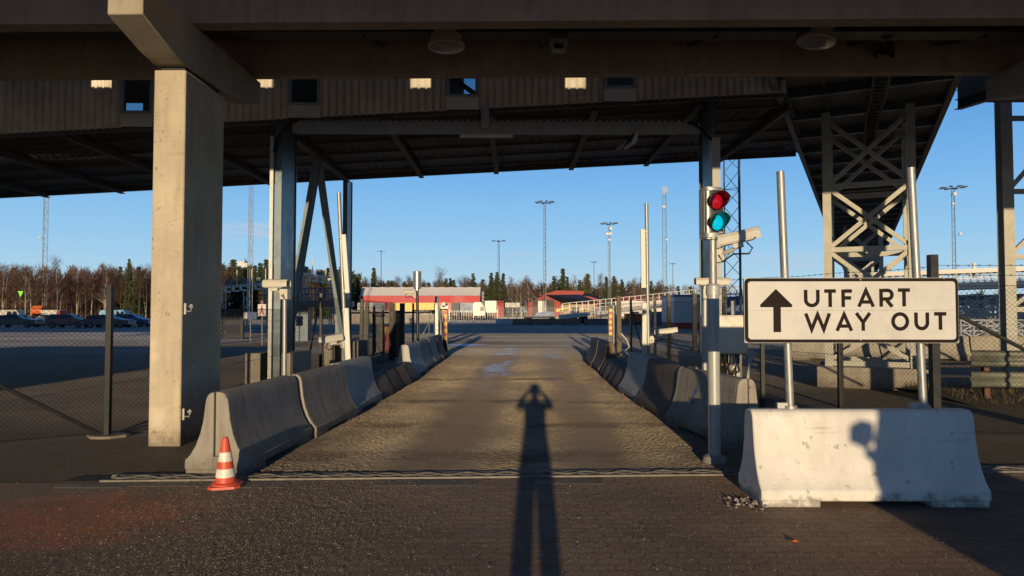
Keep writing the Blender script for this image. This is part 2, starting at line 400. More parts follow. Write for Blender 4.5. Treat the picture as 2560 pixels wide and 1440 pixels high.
def pavers():
    m, nt, bs = nmat('interlocking_pavers'); v = coords(nt, False)
    s = nt.nodes.new('ShaderNodeSeparateXYZ'); nt.links.new(v, s.inputs[0])
    wy = math_(nt, 'MULTIPLY', math_(nt, 'SINE', math_(nt, 'MULTIPLY', s.outputs[0], 2*math.pi/.112)), .010)
    wx = math_(nt, 'MULTIPLY', math_(nt, 'SINE', math_(nt, 'MULTIPLY', s.outputs[1], 2*math.pi/.105)), .010)
    cx = nt.nodes.new('ShaderNodeCombineXYZ')
    nt.links.new(math_(nt, 'ADD', s.outputs[0], wx), cx.inputs[0]); nt.links.new(math_(nt, 'ADD', math_(nt, 'ADD', s.outputs[1], wy), math_(nt, 'MULTIPLY', s.outputs[0], -.012)), cx.inputs[1])
    br = nt.nodes.new('ShaderNodeTexBrick'); br.inputs['Scale'].default_value = 1; br.inputs['Brick Width'].default_value = .224; br.inputs['Row Height'].default_value = .112
    br.inputs['Mortar Size'].default_value = .0065; br.inputs['Mortar Smooth'].default_value = .35; br.inputs['Bias'].default_value = 0
    br.inputs['Color1'].default_value = (.125,.092,.069,1); br.inputs['Color2'].default_value = (.155,.114,.085,1); br.inputs['Mortar'].default_value = (.075,.057,.043,1)
    nt.links.new(cx.outputs[0], br.inputs['Vector'])
    big = noise(nt, v, .6, 6, .62); mid = noise(nt, v, 3.2, 7, .7); fine = noise(nt, v, 90, 3, .7)
    c = br.outputs['Color']
    # grit swept over the joints on the left of the forecourt
    gm = ramp(nt, math_(nt, 'ADD', s.outputs[0], math_(nt, 'MULTIPLY', math_(nt, 'SUBTRACT', mid, .5), 1.6)), -.9, -1.7)
    grit = mixc(nt, ramp(nt, fine, .35, .7), (.035,.027,.021), (.19,.145,.105))
    c = mixc(nt, math_(nt, 'MULTIPLY', gm, .85), c, grit)
    # rust-red dirt
    dx = math_(nt, 'DIVIDE', math_(nt, 'ADD', s.outputs[0], 3.55), 1.15); dy = math_(nt, 'DIVIDE', math_(nt, 'SUBTRACT', s.outputs[1], 5.75), .95)
    dd = math_(nt, 'ADD', math_(nt, 'ADD', math_(nt, 'MULTIPLY', dx, dx), math_(nt, 'MULTIPLY', dy, dy)), math_(nt, 'MULTIPLY', math_(nt, 'SUBTRACT', mid, .5), 2.6))
    c = mixc(nt, math_(nt, 'MULTIPLY', math_(nt, 'MULTIPLY', ramp(nt, dd, .2, 1.0, 1, 0), ramp(nt, noise(nt, v, 5, 8, .8), .40, .60, .3, 1)), .95), c, mixc(nt, ramp(nt, fine, .35, .65), (.12,.036,.018), (.34,.115,.05)))
    rx_ = ramp(nt, math_(nt, 'ADD', math_(nt, 'ABSOLUTE', math_(nt, 'SUBTRACT', s.outputs[0], 2.6)), math_(nt, 'MULTIPLY', mid, 2.0)), 2.3, 1.0, 0, .35)
    c = mixc(nt, rx_, c, (.17,.085,.048))
    c = mixc(nt, ramp(nt, big, .38, .64, .42, 0), c, (.04,.031,.025))
    nt.links.new(c, bs.inputs['Base Color'])
    bs.inputs['Diffuse Roughness'].default_value = 1; nt.links.new(ramp(nt, mid, .3, .7, .6, .95), bs.inputs['Roughness']); bs.inputs['Specular IOR Level'].default_value = .3
    h = math_(nt, 'ADD', math_(nt, 'MULTIPLY', math_(nt, 'SUBTRACT', 1, br.outputs['Fac']), math_(nt, 'SUBTRACT', 1.0, math_(nt, 'MULTIPLY', gm, .8))), math_(nt, 'MULTIPLY', fine, .45))
    bump(nt, bs, h, .42, .012)
    return m
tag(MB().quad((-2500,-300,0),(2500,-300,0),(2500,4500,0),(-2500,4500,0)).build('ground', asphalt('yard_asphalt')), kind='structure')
LANE = asphalt('lane_asphalt', True)
from mathutils import noise as mnoise
def lane_relief():
    rs = random.Random(77); mb = MB(); W = 2.95; ys = []; y = 7.42
    while y < 33: ys.append(y); y += .022 if y < 12 else (.034 if y < 18 else .06)
    def nx(y): return .024 if y < 14 else .05
    # two strips so the far one can be coarser
    for lo, hi, dx in ((0, 14, .026), (14, 99, .05)):
        rows = [y for y in ys if lo <= y < hi]
        if lo: rows = [max(y for y in ys if y < 14)] + rows
        n = int(2*W/dx); base = len(mb.v); vs = []
        for y in rows:
            for i in range(n+1):
                x = -W + 2*W*i/n
                w = mnoise.noise((x*.9, y*.35, 3.1)); w2 = mnoise.noise((x*3, y*1.6, 7.7)); xx = x + w*.42 - (y-8)*.03
                tr = max(0, 1-abs((xx+.85)/.62)**3) + .9*max(0, 1-abs((xx-.98)/.52)**3)
                sm = max(0, 1-abs(y-13.2+w*.5)/.3)*.9 if x < 1.9 else 0
                sm = max(sm, max(0, 1-abs(y-10.4+w*.4)/.22)*.8 if x > .9 else 0, max(0, 1-abs(y-17.6+w*.6)/.4)*.8)
                a = (.0062 + .0042*w2)*(1-.9*min(1, tr))*(1-.85*sm)
                a = max(.0006, a)*(1 if y < 14 else 1.35)*max(0, min(1, (33-y)/15))
                big_ = mnoise.noise((x*.75+9, y*.45, 1.3)); a *= max(.12, min(1.25, .85 + 1.5*big_)) if y < 20 else 1
                edge = .6 if i in (0, n) else 1
                vs.append((x, y, .012 + edge*a*(rs.random()*2-1)))
        m = n+1
        mb.add(vs, [(j*m+i, j*m+i+1, (j+1)*m+i+1, (j+1)*m+i) for j in range(len(rows)-1) for i in range(n)])
    o = mb.build('asphalt_lane', LANE)
    for p in o.data.polygons: p.use_smooth = False
    return tag(o, kind='structure')
lane_relief()
def yl(x): return 7.27 + .045*x
tag(MB().quad((-15,-14,.004),(15,-14,.004),(15,yl(15)-.12,.004),(-15,yl(-15)-.12,.004)).build('paver_forecourt', pavers()), kind='structure')
# concrete edging slabs either side of the drain (sheet 8 mm up, broken into bays)
mb = MB(); rs = random.Random(3)
x = -4.3
while x < 2.2:
    l = rs.uniform(.5, 1.1)
    if rs.random() < .62: mb.box(x, x+l-.01, yl(x)-.30-rs.uniform(0,.1), yl(x)-.125, -.05, .006)
    if rs.random() < .5: mb.box(x, x+l-.01, yl(x)+.125, yl(x)+.29+rs.uniform(0,.12), -.05, .0062)
    x += l
tag(mb.build('concrete_kerb_edging', plain('edging_concrete', (.16,.14,.12), .85, 0, .35, 2.5, .5)), kind='structure')
# slotted drain channel with twisted grating
dr = thing('drain_channel', 'long narrow steel drain channel with chain-like grating across the lane', 'drain', (-.5, 7.25, 0))
SLOT = plain('drain_slot_shade', (.012,.011,.010), .8, 0, .3, 9, 0)  # solid near-black strip: shade inside the channel is put into its colour
GRATE = plain('worn_grating_steel', (.17,.155,.135), .6, .3, .45, 12, .1)
def along(x0, x1, o0, o1, z0, z1, mb):
    vs = [(xx, yl(xx)+o, z) for xx in (x0, x1) for o in (o0, o1) for z in (z0, z1)]
    mb.add(vs, [(0,1,3,2),(4,6,7,5),(0,4,5,1),(2,3,7,6),(0,2,6,4),(1,5,7,3)])
mb = MB(); along(-4.35, 6.5, -.105, .105, -.05, .0115, mb); mb.build('slot', SLOT, dr)
for o0, o1 in ((-.125,-.09),(.09,.125)):
    mb = MB(); along(-4.0, 6.5, o0, o1, -.02, .022, mb); mb.build('edge_strip', GRATE, dr)
mb = MB()
x = -3.95; k = 0
while x < 6.4:
    pts = [(x + .2*t, yl(x) + .05*math.sin(math.pi*t)*(1 if k % 2 else -1)*1.0, .02) for t in (0,.2,.4,.6,.8,1)]
    mb.path(pts, .015, 5)
    pts = [(x + .2*t, yl(x) - .05*math.sin(math.pi*t)*(1 if k % 2 else -1)*1.0, .016) for t in (0,.2,.4,.6,.8,1)]
    mb.path(pts, .012, 5)
    x += .2; k += 1
mb.build('grating', GRATE, dr)
# loose stones (uncountable) and a few single bits of litter
def stone(mb, x, y, r, rs):
    vs = []
    for i in range(6):
        d = [(1,0,0),(-1,0,0),(0,1,0),(0,-1,0),(0,0,1),(0,0,-.3)][i]
        k = r*rs.uniform(.6,1.3); vs.append((x+d[0]*k, y+d[1]*k, .012+r*.3+d[2]*k*.7))
    mb.add(vs, [(0,2,4),(2,1,4),(1,3,4),(3,0,4),(2,0,5),(1,2,5),(3,1,5),(0,3,5)])
mb = MB(); rs = random.Random(11)
for i in range(30000):
    t = rs.random()
    if t < .33:  x = rs.gauss(-1.9, .75); y = rs.uniform(4.1, 7.0)
    elif t < .68:
        x = rs.choice((rs.gauss(-1.9,.35), rs.gauss(-.1,.3), rs.gauss(1.75,.3))); y = 7.5 + 11*rs.random()**1.5
        if not -2.5 < x < 2.15: continue
    elif t < .80: x = rs.uniform(-9, -2.8); y = rs.uniform(4.4, 9.4)
    elif t < .90: x = rs.uniform(0, 5); y = rs.uniform(4.2, 7)
    else: x = rs.uniform(3, 9); y = rs.uniform(7, 12.5)
    stone(mb, x, y, rs.choice((.0022,.003,.0035,.0045)) * (1.9 if rs.random() < .03 else 1), rs)
tag(mb.build('gravel', plain('pale_grit', (.30,.26,.20), .8, 0, .5, 40, .2)), 'scattered pale grit and small stones over the ground', 'gravel', kind='stuff')
mb = MB()
for i in range(90):
    x, y = P(1862,1255,0.001).x, 0
    x = rs.gauss(2.02, .11); y = rs.gauss(6.16, .09); stone(mb, x, y, rs.choice((.006,.008,.011,.014,.022)), rs)
tag(mb.build('rubble', plain('rubble_stone', (.42,.38,.32), .85, 0, .3, 20, .3)), 'broken concrete crumbs at the corner of the white barrier', 'rubble', kind='stuff')
mb = MB(); mb.add([(1.985,5.14,.012),(2.01,5.12,.03),(2.05,5.13,.014),(2.02,5.17,.022)], [(0,1,2),(0,2,3)])
lf = mb.build('fallen_leaf', ORNG, None, at=(2.02,5.14,.012)); sm = lf.modifiers.new('thick', 'SOLIDIFY'); sm.thickness = .003
tag(lf, 'small orange leaf lying on the pavers before the white barrier', 'leaf')
# ---------------------------------------------------------------- barriers
PROF = [(.322,.055),(.326,.085),(.325,.15),(.27,.205),(.215,.30),(.17,.42),(.140,.55),(.125,.68),(.115,.76),(.095,.81),(.06,.835)]
def barrier_mesh(L=2.0, slot=True, sc=1.0, notch=(.5, .5), prof=PROF):
    mb = MB(); pr = [(x*sc if 0 else x, z*sc) for x, z in prof]
    full = pr + [(-x, z) for x, z in reversed(pr)]
    e = .05 if slot else 0
    mb.prism(full, -L/2 + e, L/2 - e)
    if slot:
        half = [(.03, .055)] + pr + [(.03, pr[-1][1])]
        half2 = [(.03,.16)] + [(.03,.055)] + pr + [(.03, pr[-1][1])]
        for a0, a1 in ((-L/2, -L/2+e), (L/2-e, L/2)):
            mb.prism([(.03,.055)] + pr + [(.03,pr[-1][1])], a0, a1)
            mb.prism([(-x, z) for x, z in [(.03,.055)] + pr + [(.03,pr[-1][1])]], a0, a1)
            mb.box(-.03, .03, a0, a1, .055, .19)
    for a0, a1 in ((-L/2+.012, -L/2+notch[0]), (L/2-notch[1], L/2-.012)):
        mb.box(-.3195, .3195, a0, a1, 0, .0575)
    return mb
LOWP = [(.285,.0),(.30,.02),(.30,.12),(.15,.40),(.12,.44),(.08,.455)]
def low_mesh(L=1.0):
    mb = MB(); mb.prism(LOWP + [(-x, z) for x, z in reversed(LOWP)], -L/2, L/2); return mb
def barrier(label, loc, rz, mat, mesh, group, bevel=.008):
    o = mesh.build('jersey_barrier', mat, None, local=True, bevel=bevel)
    o.location = loc; o.rotation_euler = (0,0,rz)
    return tag(o, label, 'barrier', group)
G1 = 'concrete barriers along the left of the lane'; G2 = 'concrete barriers along the right of the lane'
barrier('weathered grey jersey barrier behind the orange cone, sunlit end face', (-2.95, 8.27, 0), R(-2.6), C_BAR, barrier_mesh(2.02), G1)
barrier('grey jersey barrier second from the cone, next to the thin camera pole', (-2.81, 10.34, 0), R(-3.6), C_BAR, barrier_mesh(1.95), G1)
barrier('pale blue-grey jersey barrier before the tall antenna pole on the left', (-2.78, 12.36, 0), R(-2.4), C_LIGHT, barrier_mesh(1.95, False), G1)
ll = ['low sloped concrete block touching the pale jersey barrier', 'low sloped concrete block second after the pale barrier', 'low sloped concrete block third after the pale barrier', 'low sloped concrete block touching the farther tall barriers on the left']
for i in range(4): barrier(ll[i], (-2.70+.03*i, 13.9+i*1.02, 0), R((-4,-1.5,-5,-2)[i]), C_BARD, low_mesh(.88), G1, .012)
ll = ['pale jersey barrier after the low blocks, with a lit end face', 'curved grey jersey barrier in front of the steel cylinder pole', 'second to last jersey barrier before the striped left gate post', 'last jersey barrier of the left row, at the striped gate post']
for i in range(4): barrier(ll[i], (-2.69, 18.9+i*2.15, 0), R(-.5 + .6*i), (C_LIGHT, C_BAR, C_BAR, C_BARD)[i], barrier_mesh(2.05), G1)
r1 = barrier('grey jersey barrier with blue scribble behind the traffic light pole', (2.72, 9.68, 0), R(8.5), C_BAR, barrier_mesh(1.95), G2)
barrier('brown stained jersey barrier behind the one with the blue scribble', (2.56, 11.72, 0), R(2.2), C_BARD, barrier_mesh(1.98), G2)
barrier('pale blue-grey jersey barrier below the right antenna pole', (2.53, 13.76, 0), R(1.5), C_LIGHT, barrier_mesh(1.9, False), G2)
ll = ['low sloped concrete block touching the pale right barrier', 'low sloped block second from the pale right barrier', 'low sloped block third from the pale right barrier', 'low sloped block fourth from the pale right barrier']
for i in range(4): barrier(ll[i], (2.52+.03*i, 15.25+i*1.0, 0), R((3,1,4,2)[i]), C_BARD, low_mesh(.86), G2, .012)
ll = ['rust-brown jersey barrier with rounded top after the right low blocks', 'rust-brown jersey barrier beside the right gate post']
for i in range(2): barrier(ll[i], (2.66+.02*i, 20.2+i*2.1, 0), R(-1), C_BARD, barrier_mesh(2.05), G2)
# blue scribble (part of the barrier it is sprayed on)
mb = MB(); rs = random.Random(5)
for k in range(9):
    z0 = .36 + rs.uniform(0,.28); y0 = .25 + rs.uniform(-.05,.05); pts = []
    for j in range(5):
        z = z0 + .03*math.sin(j*1.9+k); y = y0 + (j-2)*.014*rs.choice((1,-1))
        xx = next(PROF[i][0] + (PROF[i+1][0]-PROF[i][0])*(z-PROF[i][1])/(PROF[i+1][1]-PROF[i][1]) for i in range(2, len(PROF)-1) if PROF[i+1][1] >= z)
        pts.append((-xx-.001, y, z))
    mb.path(pts, .005, 4)
mb.build('graffiti', plain('blue_spray', (.03,.12,.33), .6), r1, local=True)
# ---------------------------------------------------------------- way out sign on its white barrier
WB = Vector((3.08, 6.39, 0)); WRZ = R(-.5)
wb = barrier_mesh(1.935, False, .945, (.5, .5))
o = wb.build('jersey_barrier', C_WHITE, None, local=True, bevel=.012)
o.location = WB; o.rotation_euler = (0,0,R(90)+WRZ)
tag(o, 'white painted concrete barrier carrying the UTFART WAY OUT sign', 'barrier')
sg = thing('way_out_sign', 'large white sign reading UTFART WAY OUT with black up arrow', 'sign', (3.05, 6.42, .835), R(-1.2))
def sp(px, py): return ((px - 850)*.001394, (291 - py)*.001400 + (Z(776, 6.36) - .835))
YF = -.085
def s3(p, z): return (p[0], YF - .0115 - z, p[1])
def rrect(x0, x1, y0, y1, r, n=6):
    out = []
    for cx, cy, a in ((x1-r,y1-r,0),(x0+r,y1-r,90),(x0+r,y0+r,180),(x1-r,y0+r,270)):
        for i in range(n+1): t = R(a + 90*i/n); out.append((cx + r*math.cos(t), cy + r*math.sin(t)))
    return out
x0, y1 = sp(148, 84); x1, y0 = sp(1502, 498)
mb = MB(); mb.prism(rrect(x0, x1, y0, y1, .012), YF-.004, YF+.022); mb.build('sign_back', GALVD, sg, local=True)
mb = MB(); mb.prism(rrect(x0+.004, x1-.004, y0+.004, y1-.004, .04), YF-.008, YF-.004); mb.build('border', SIGNK, sg, local=True)
a0, b1 = sp(172, 107); a1, b0 = sp(1481, 475)
mb = MB(); mb.prism(rrect(a0, a1, b0, b1, .028), YF-.011, YF-.008); mb.build('panel', SIGNW, sg, local=True)
sy = sp(0, 290)[1]
mb = MB(); mb.box(a0+.001, a1-.001, YF-.0118, YF-.0105, sy-.0012, sy+.0012); mb.build('seam', plain('panel_seam', (.25,.24,.23), .6), sg, local=True)
mb = MB()
for ch, px0, px1, py0, py1 in (('U',528,624,270,160),('T',655,729,270,158),('F',765,831,270,158),('A',864,973,268,156),('R',1002,1092,268,154),('T',1120,1196,266,152),
                               ('W',528,694,421,310),('A',724,833,421,308),('Y',848,948,420,307),('O',1076,1186,419,303),('U',1222,1311,416,304),('T',1345,1422,414,303)):
    p0, p1 = sp(px0, py0), sp(px1, py1)
    letter(mb, ch, p0[0], p1[0], p0[1], p1[1], .0325 if ch not in 'AWY' else .031, s3)
mb.build('lettering', SIGNK, sg, local=True)
mb = MB()
tipx, tipy = sp(349, 154); hx0, hy = sp(247, 271); hx1 = sp(453, 0)[0]; sx0 = sp(331, 0)[0]; sx1 = sp(379, 0)[0]; sb = sp(0, 429)[1]
mb.add([s3(p, 0) for p in ((tipx,tipy),(hx0+.004,hy+.024),(hx0,hy+.014),(hx0+.004,hy+.003),(hx0+.012,hy),(hx1-.012,hy),(hx1-.004,hy+.003),(hx1,hy+.014),(hx1-.004,hy+.024))], [tuple(range(9))])
mb.quad(s3((sx0,sb),.0004), s3((sx1,sb),.0004), s3((sx1,hy+.01),.0004), s3((sx0,hy+.01),.0004))
mb.build('arrow', SIGNK, sg, local=True)
for (ut, ub, vt) in ((1953,1973,428),(2278,2301,420)):
    xb = X(ub, 6.42) - 3.05; xt = X(ut, 6.42) - 3.05; zt = Z(vt, 6.42) - .835
    mb = MB(); mb.tube((xb,.0,-.05),(xt+.012,.0,zt), .035, n=16)
    ps = mb.build('post', GALV, sg, local=True)
    mb = MB(); mb.tube((xb,0,-.046),(xb,0,-.02), .062, n=16); mb.cbox((xb-.075,0,-.02), .09,.05,.05)
    mb.build('clamp', GALV, ps, local=True)
mb = MB()
for px, py in ((885,96),(1410,88),(880,478),(883,297),(885,297)):
    q = sp(px, py); mb.tube((q[0],YF-.011,q[1]),(q[0],YF-.0145,q[1]), .006, n=8)
mb.build('rivet', GALV, sg, local=True)
# ---------------------------------------------------------------- traffic cone
cn_ = thing('traffic_cone', 'orange and white striped traffic cone beside the left barrier end', 'cone', (-2.71, 6.80, .008), R(12))
prof = [(.095,.035),(.030,.455)]
def cr(z): return .098 + (.028-.098)*(z-.03)/(.43)
mb = MB(); mb.add(*(lambda pts: ([(x,y,0) for x,y in pts] + [(x*.97,y*.97,.022) for x,y in pts], [tuple(range(7,-1,-1)), tuple(range(8,16))] + [(i,(i+1)%8,8+(i+1)%8,8+i) for i in range(8)]))([(.145,.1),(.1,.145),(-.1,.145),(-.145,.1),(-.145,-.1),(-.1,-.145),(.1,-.145),(.145,-.1)]))
mb.lathe((0,0,0), [(.125,.0222),(.12,.034),(.1,.046)], 24)
mb.build('base', CONER, cn_, local=True)
mb = MB(); mb.lathe((0,0,0), [(cr(.03),.03),(cr(.25),.25),(cr(.44),.44),(.024,.462),(.014,.463)], 28); mb.build('body', CONER, cn_, local=True)
for za, zb in ((.095,.172),(.240,.325)):
    mb = MB(); mb.lathe((0,0,0), [(cr(za)-.002,za-.001),(cr(za)+.003,za),(cr(zb)+.003,zb),(cr(zb)-.002,zb+.001)], 28); mb.build('stripe', CONEW, cn_, local=True)
cn_.rotation_euler = (R(1.5), R(-1), R(12))
# ---------------------------------------------------------------- elevated road overhead
br = thing('elevated_road_bridge', 'dark concrete road bridge overhead on a thick sunlit column', 'bridge', (0, 9, 0), -.016)
LY = 9.0
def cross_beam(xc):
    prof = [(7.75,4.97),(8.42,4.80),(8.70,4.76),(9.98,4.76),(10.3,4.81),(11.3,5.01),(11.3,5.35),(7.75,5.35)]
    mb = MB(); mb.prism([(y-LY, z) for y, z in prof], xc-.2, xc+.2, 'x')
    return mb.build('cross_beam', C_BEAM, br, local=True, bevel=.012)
def column(xc, main=False):
    mb = MB(); mb.box(xc-.2, xc+.2, 8.77-LY, 9.93-LY, -.05, 4.695)
    c = mb.build('column', C_COL, br, local=True, bevel=.018)
    mb = MB(); mb.box(xc-.15, xc+.15, 8.85-LY, 9.85-LY, 4.693, 4.763); mb.build('bearing', RUBBER, c, local=True)
    if main:
        for zc in (Z(772, 8.9), Z(1037, 8.85)):
            mb = MB(); xx = xc+.2
            mb.cbox((xx+.012, -.16, zc), .024, .035, .14); mb.path([(xx+.02,-.16,zc-.03),(xx+.075,-.16,zc-.03),(xx+.085,-.16,zc-.0),(xx+.085,-.16,zc+.06)], .011, 6)
            mb.tube((xx+.06,-.16,zc+.03),(xx+.11,-.16,zc+.03), .02, n=8)
            mb.build('bracket', GALV, c, local=True)
    return c
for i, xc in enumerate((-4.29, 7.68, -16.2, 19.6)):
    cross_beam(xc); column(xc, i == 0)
SLX = [(-8.29, .42), (-5.04, .42), (-1.86, .44), (1.26, .44)]
def girder(y0, y1, yw0, yw1, zslot, slots=True, mirror=False):
    """bulb flange y0..y1, web yw0..yw1 with light openings"""
    mb = MB()
    pr = [(y0,5.36),(y1,5.36),(y1,5.78),(yw1,5.96),(yw0,5.96),(y0,5.78)]
    mb.prism([(y-LY, z) for y, z in pr], -95, 70, 'x')
    zt = 8.0; a, b = yw0-LY, yw1-LY
    mb.box(-95, 70, a, b, 5.955, zslot); mb.box(-95, 70, a, b, zslot+.42, zt)
    xs = -95
    for (sx_, hw) in SLX:
        cx = sx_ + SUN.x*((yw0+yw1)/2 - 14.25)
        mb.box(xs, cx-hw/2, a, b, zslot, zslot+.42); xs = cx+hw/2
    mb.box(xs, 70, a, b, zslot, zslot+.42)
    return mb.build('girder', C_DECK, br, local=True)
girder(8.95, 9.20, 9.0, 9.14, 6.16 + .1085*(14.25-9.07))
girder(11.0, 11.16, 11.03, 11.15, 6.16 + .1085*(14.25-11.09))
mb = MB(); mb.box(-95, 70, 3.6-LY, 12.2-LY, 8.0, 8.3); mb.box(-95, 70, 3.6-LY, 3.8-LY, 8.3, 9.2); mb.box(-95, 70, 12.0-LY, 12.2-LY, 8.3, 9.2)
mb.build('deck_slab', C_DECK, br, local=True)
mb = MB(); mb.box(-30, 34, 4.9-LY, 5.1-LY, 5.5, 6.35)  # unseen beam on hangers, added to shade the near girder
for k in range(-10, 12): mb.box(k*3-.1, k*3+.1, 4.92-LY, 5.08-LY, 6.35, 8.0)
mb.build('added_shade_beam', C_DECK, br, local=True)
mb = MB(); mb.box(-30, 34, 9.6-LY, 10.6-LY, 6.28, 6.4)
mb.build('inspection_soffit', DARKST, br, local=True)
# services under the deck
ct = thing('cable_tray', 'long dark cable tray with pipes hung under the bridge between its girders', 'cable tray', (0, 10, 5.8))
mb = MB(); mb.box(-26, 30, 9.85, 10.15, 5.58, 5.61); mb.box(-26, 30, 9.84, 9.852, 5.58, 5.66); mb.box(-26, 30, 10.148, 10.16, 5.58, 5.66)
mb.build('tray', plain('dark_tray_steel', (.05,.048,.045), .6, .2, .3, 5, .1), ct)
mb = MB()
for yy, zz, r in ((9.92,5.635,.022),(9.98,5.63,.018),(10.06,5.64,.028)): mb.tube((-26,yy,zz),(30,yy,zz), r, n=7)
mb.build('cable', RUBBER, ct)
mb = MB()
for yy, zz in ((9.8,5.70),(10.42,5.78)): mb.tube((-26,yy,zz),(30,yy,zz), .03, n=8)
mb.build('pipe', GALVD, ct)
for u in (340, 900, 1360, 1800, 2240, 2480):
    mb = MB(); xx = X(u, 10); s = .25 if u > 1500 else (-.18 if u < 1000 else 0)
    mb.bar((xx+s, 9.3, 5.98), (xx, 10, 5.57), .04, .05); mb.bar((xx, 10, 5.57), (xx-s*.7, 10.98, 5.82), .05, .06)
    mb.build('hanger', DARKST, ct)
LAMPH = plain('lamp_housing_grey', (.42,.39,.34), .5, 0, .1, 5, .05)
LENS = plain('lamp_diffuser', (.20,.19,.16), .18, 0, .15, 6, .05, spec=.7)
def round_lamp(u, v, lab, tilt):
    c = P(u, v, 10)
    l = thing('ceiling_lamp', lab, 'lamp', tuple(c), 0, 'round lamps under the bridge')
    l.rotation_euler = (R(-1), R(tilt), 0)
    mb = MB(); mb.lathe((0,0,0), [(.20,.22),(.225,.20),(.225,.05),(.262,.035),(.262,-.01),(.245,-.02)], 28); mb.tube((-.1,0,.2),(-.1,0,.6),.012,n=6); mb.tube((.1,0,.2),(.1,0,.6),.012,n=6)
    mb.build('housing', LAMPH, l, local=True)
    mb = MB(); mb.lathe((0,0,0), [(.24,-.012),(.225,-.03),(.17,-.042),(.09,-.048),(.02,-.05)], 28); mb.build('diffuser', LENS, l, local=True)
round_lamp(1116, 116, 'round ceiling lamp under the bridge left of the box floodlight', 0)
round_lamp(2041, 104, 'round ceiling lamp under the bridge above the traffic light, tilted', 9)
fl = thing('box_floodlight', 'small grey box floodlight in a bracket between the round ceiling lamps', 'floodlight', tuple(P(1396, 112, 10)))
mb = MB(); mb.cbox((0,0,.03), .25,.16,.05); mb.prism([(-.11,.005),(.11,.005),(.095,-.1),(-.095,-.1)], -.07, .07); mb.build('housing', GALVD, fl, local=True)
mb = MB(); mb.cbox((0,-.0745,-.045), .13,.008,.07); mb.build('glass', GLASSD, fl, local=True)
mb = MB()
for s in (-1,1): mb.cbox((s*.12,0,.13), .02,.05,.2)
mb.path([(-.11,0,.06),(0,0,.09),(.11,0,.06)], .008, 5); mb.build('bracket', GALVD, fl, local=True)
# ---------------------------------------------------------------- covered gangway (ramp rising to the right)
gw = thing('covered_gangway', 'beige corrugated covered gangway crossing behind the bridge on steel columns', 'gangway', (-4.55, 14.3, 0))
YN, YFAR, SL = 14.25, 20.5, .053
def zs(x): return 5.845 + SL*x
WX = [-10.85, -7.56, -4.19, -1.0, 2.18]; WW = .30
XE = 5.55
def corr(mb, x0, x1, y, zb, zt, depth=.055, pitch=.15):
    """trapezoid sheeting between x0 and x1 (zb/zt functions of x)"""
    xs = []; x = x0; k = 0
    seq = [(0,1),(.10,0),(.28,0),(.38,1)]
    while x < x1 - 1e-6:
        for t, d in seq:
            xx = x + t*pitch
            if xx < x1: xs.append((xx, d))
        x += pitch
    xs.append((x1, 0))
    vs = []
    for xx, d in xs: vs += [(xx, y - d*depth, zb(xx)), (xx, y - d*depth, zt(xx))]
    mb.add(vs, [(2*i, 2*i+2, 2*i+3, 2*i+1) for i in range(len(xs)-1)])
zb = lambda x: zs(x) - .06
zt = lambda x: zs(x) + 3.1
mb = MB(); xs = -30
for wx in WX:
    corr(mb, xs, wx-WW-.03, YN, zb, zt); xs = wx+WW+.03
    corr(mb, wx-WW-.03, wx+WW+.03, YN, lambda x: zs(wx)+1.35, zt)
corr(mb, xs, XE, YN, zb, zt)
o = mb.build('cladding', CLAD, gw); sm = o.modifiers.new('thick', 'SOLIDIFY'); sm.thickness = .004
mb = MB()
xx = -30
while xx < XE:
    if all(abs(xx-wx) > .36 for wx in WX): mb.tube((xx+.054, YN-.036, zs(xx)+.02),(xx+.054, YN-.042, zs(xx)+.02), .009, n=6)
    xx += .15
tag(mb.build('screws', RUST, gw), kind='stuff')
for wx in WX:
    z0, z1 = zs(wx)+.21, zs(wx)+1.33; a, b = wx-WW, wx+WW
    mb = MB(); mb.box(a-.03, b+.03, YN-.03, YN-.0, zs(wx)-.05, z0-.002); mb.build('sill_panel', CLAD, gw)
    mb = MB(); mb.box(a-.03,a+.04,YN-.05,YN+.05,z0,z1); mb.box(b-.04,b+.03,YN-.05,YN+.05,z0,z1); mb.box(a+.04,b-.04,YN-.048,YN+.048,z0,z0+.05); mb.box(a+.04,b-.04,YN-.048,YN+.048,z1-.05,z1)
    w_ = mb.build('window', STEELP, gw)
    mb = MB(); mb.box(a+.04,b-.04,YN-.004,YN+.004,z0+.05,z1-.05); mb.build('pane', GLASS, w_)
# far wall with openings where daylight shows through two windows
FAROP = []
for (u0, u1, v0, v1) in ((312,357,258,276),(1160,1190,196,236)):
    pa, pb = P(u0, v0, YFAR), P(u1, v1, YFAR); FAROP.append((pa.x, pb.x, pb.z, pa.z))
mb = MB(); xs = -30
for (a, b, z0, z1) in FAROP:
    mb.add([(xs,YFAR,zs(xs)),(a,YFAR,zs(a)),(a,YFAR,zs(a)+3.6),(xs,YFAR,zs(xs)+3.6)], [(0,1,2,3)])
    mb.add([(a,YFAR,zs(a)),(b,YFAR,zs(b)),(b,YFAR,z0),(a,YFAR,z0)], [(0,1,2,3)]); mb.add([(a,YFAR,z1),(b,YFAR,z1),(b,YFAR,max(z1,zs(b)+3.6)),(a,YFAR,max(z1,zs(a)+3.6))], [(0,1,2,3)])
    xs = b
mb.add([(xs,YFAR,zs(xs)),(XE+2.6,YFAR,zs(XE+2.6)),(XE+2.6,YFAR,zs(XE)+3.7),(xs,YFAR,zs(xs)+3.6)], [(0,1,2,3)])
o = mb.build('far_wall', CLAD, gw); sm = o.modifiers.new('thick', 'SOLIDIFY'); sm.thickness = .03; sm.offset = -1
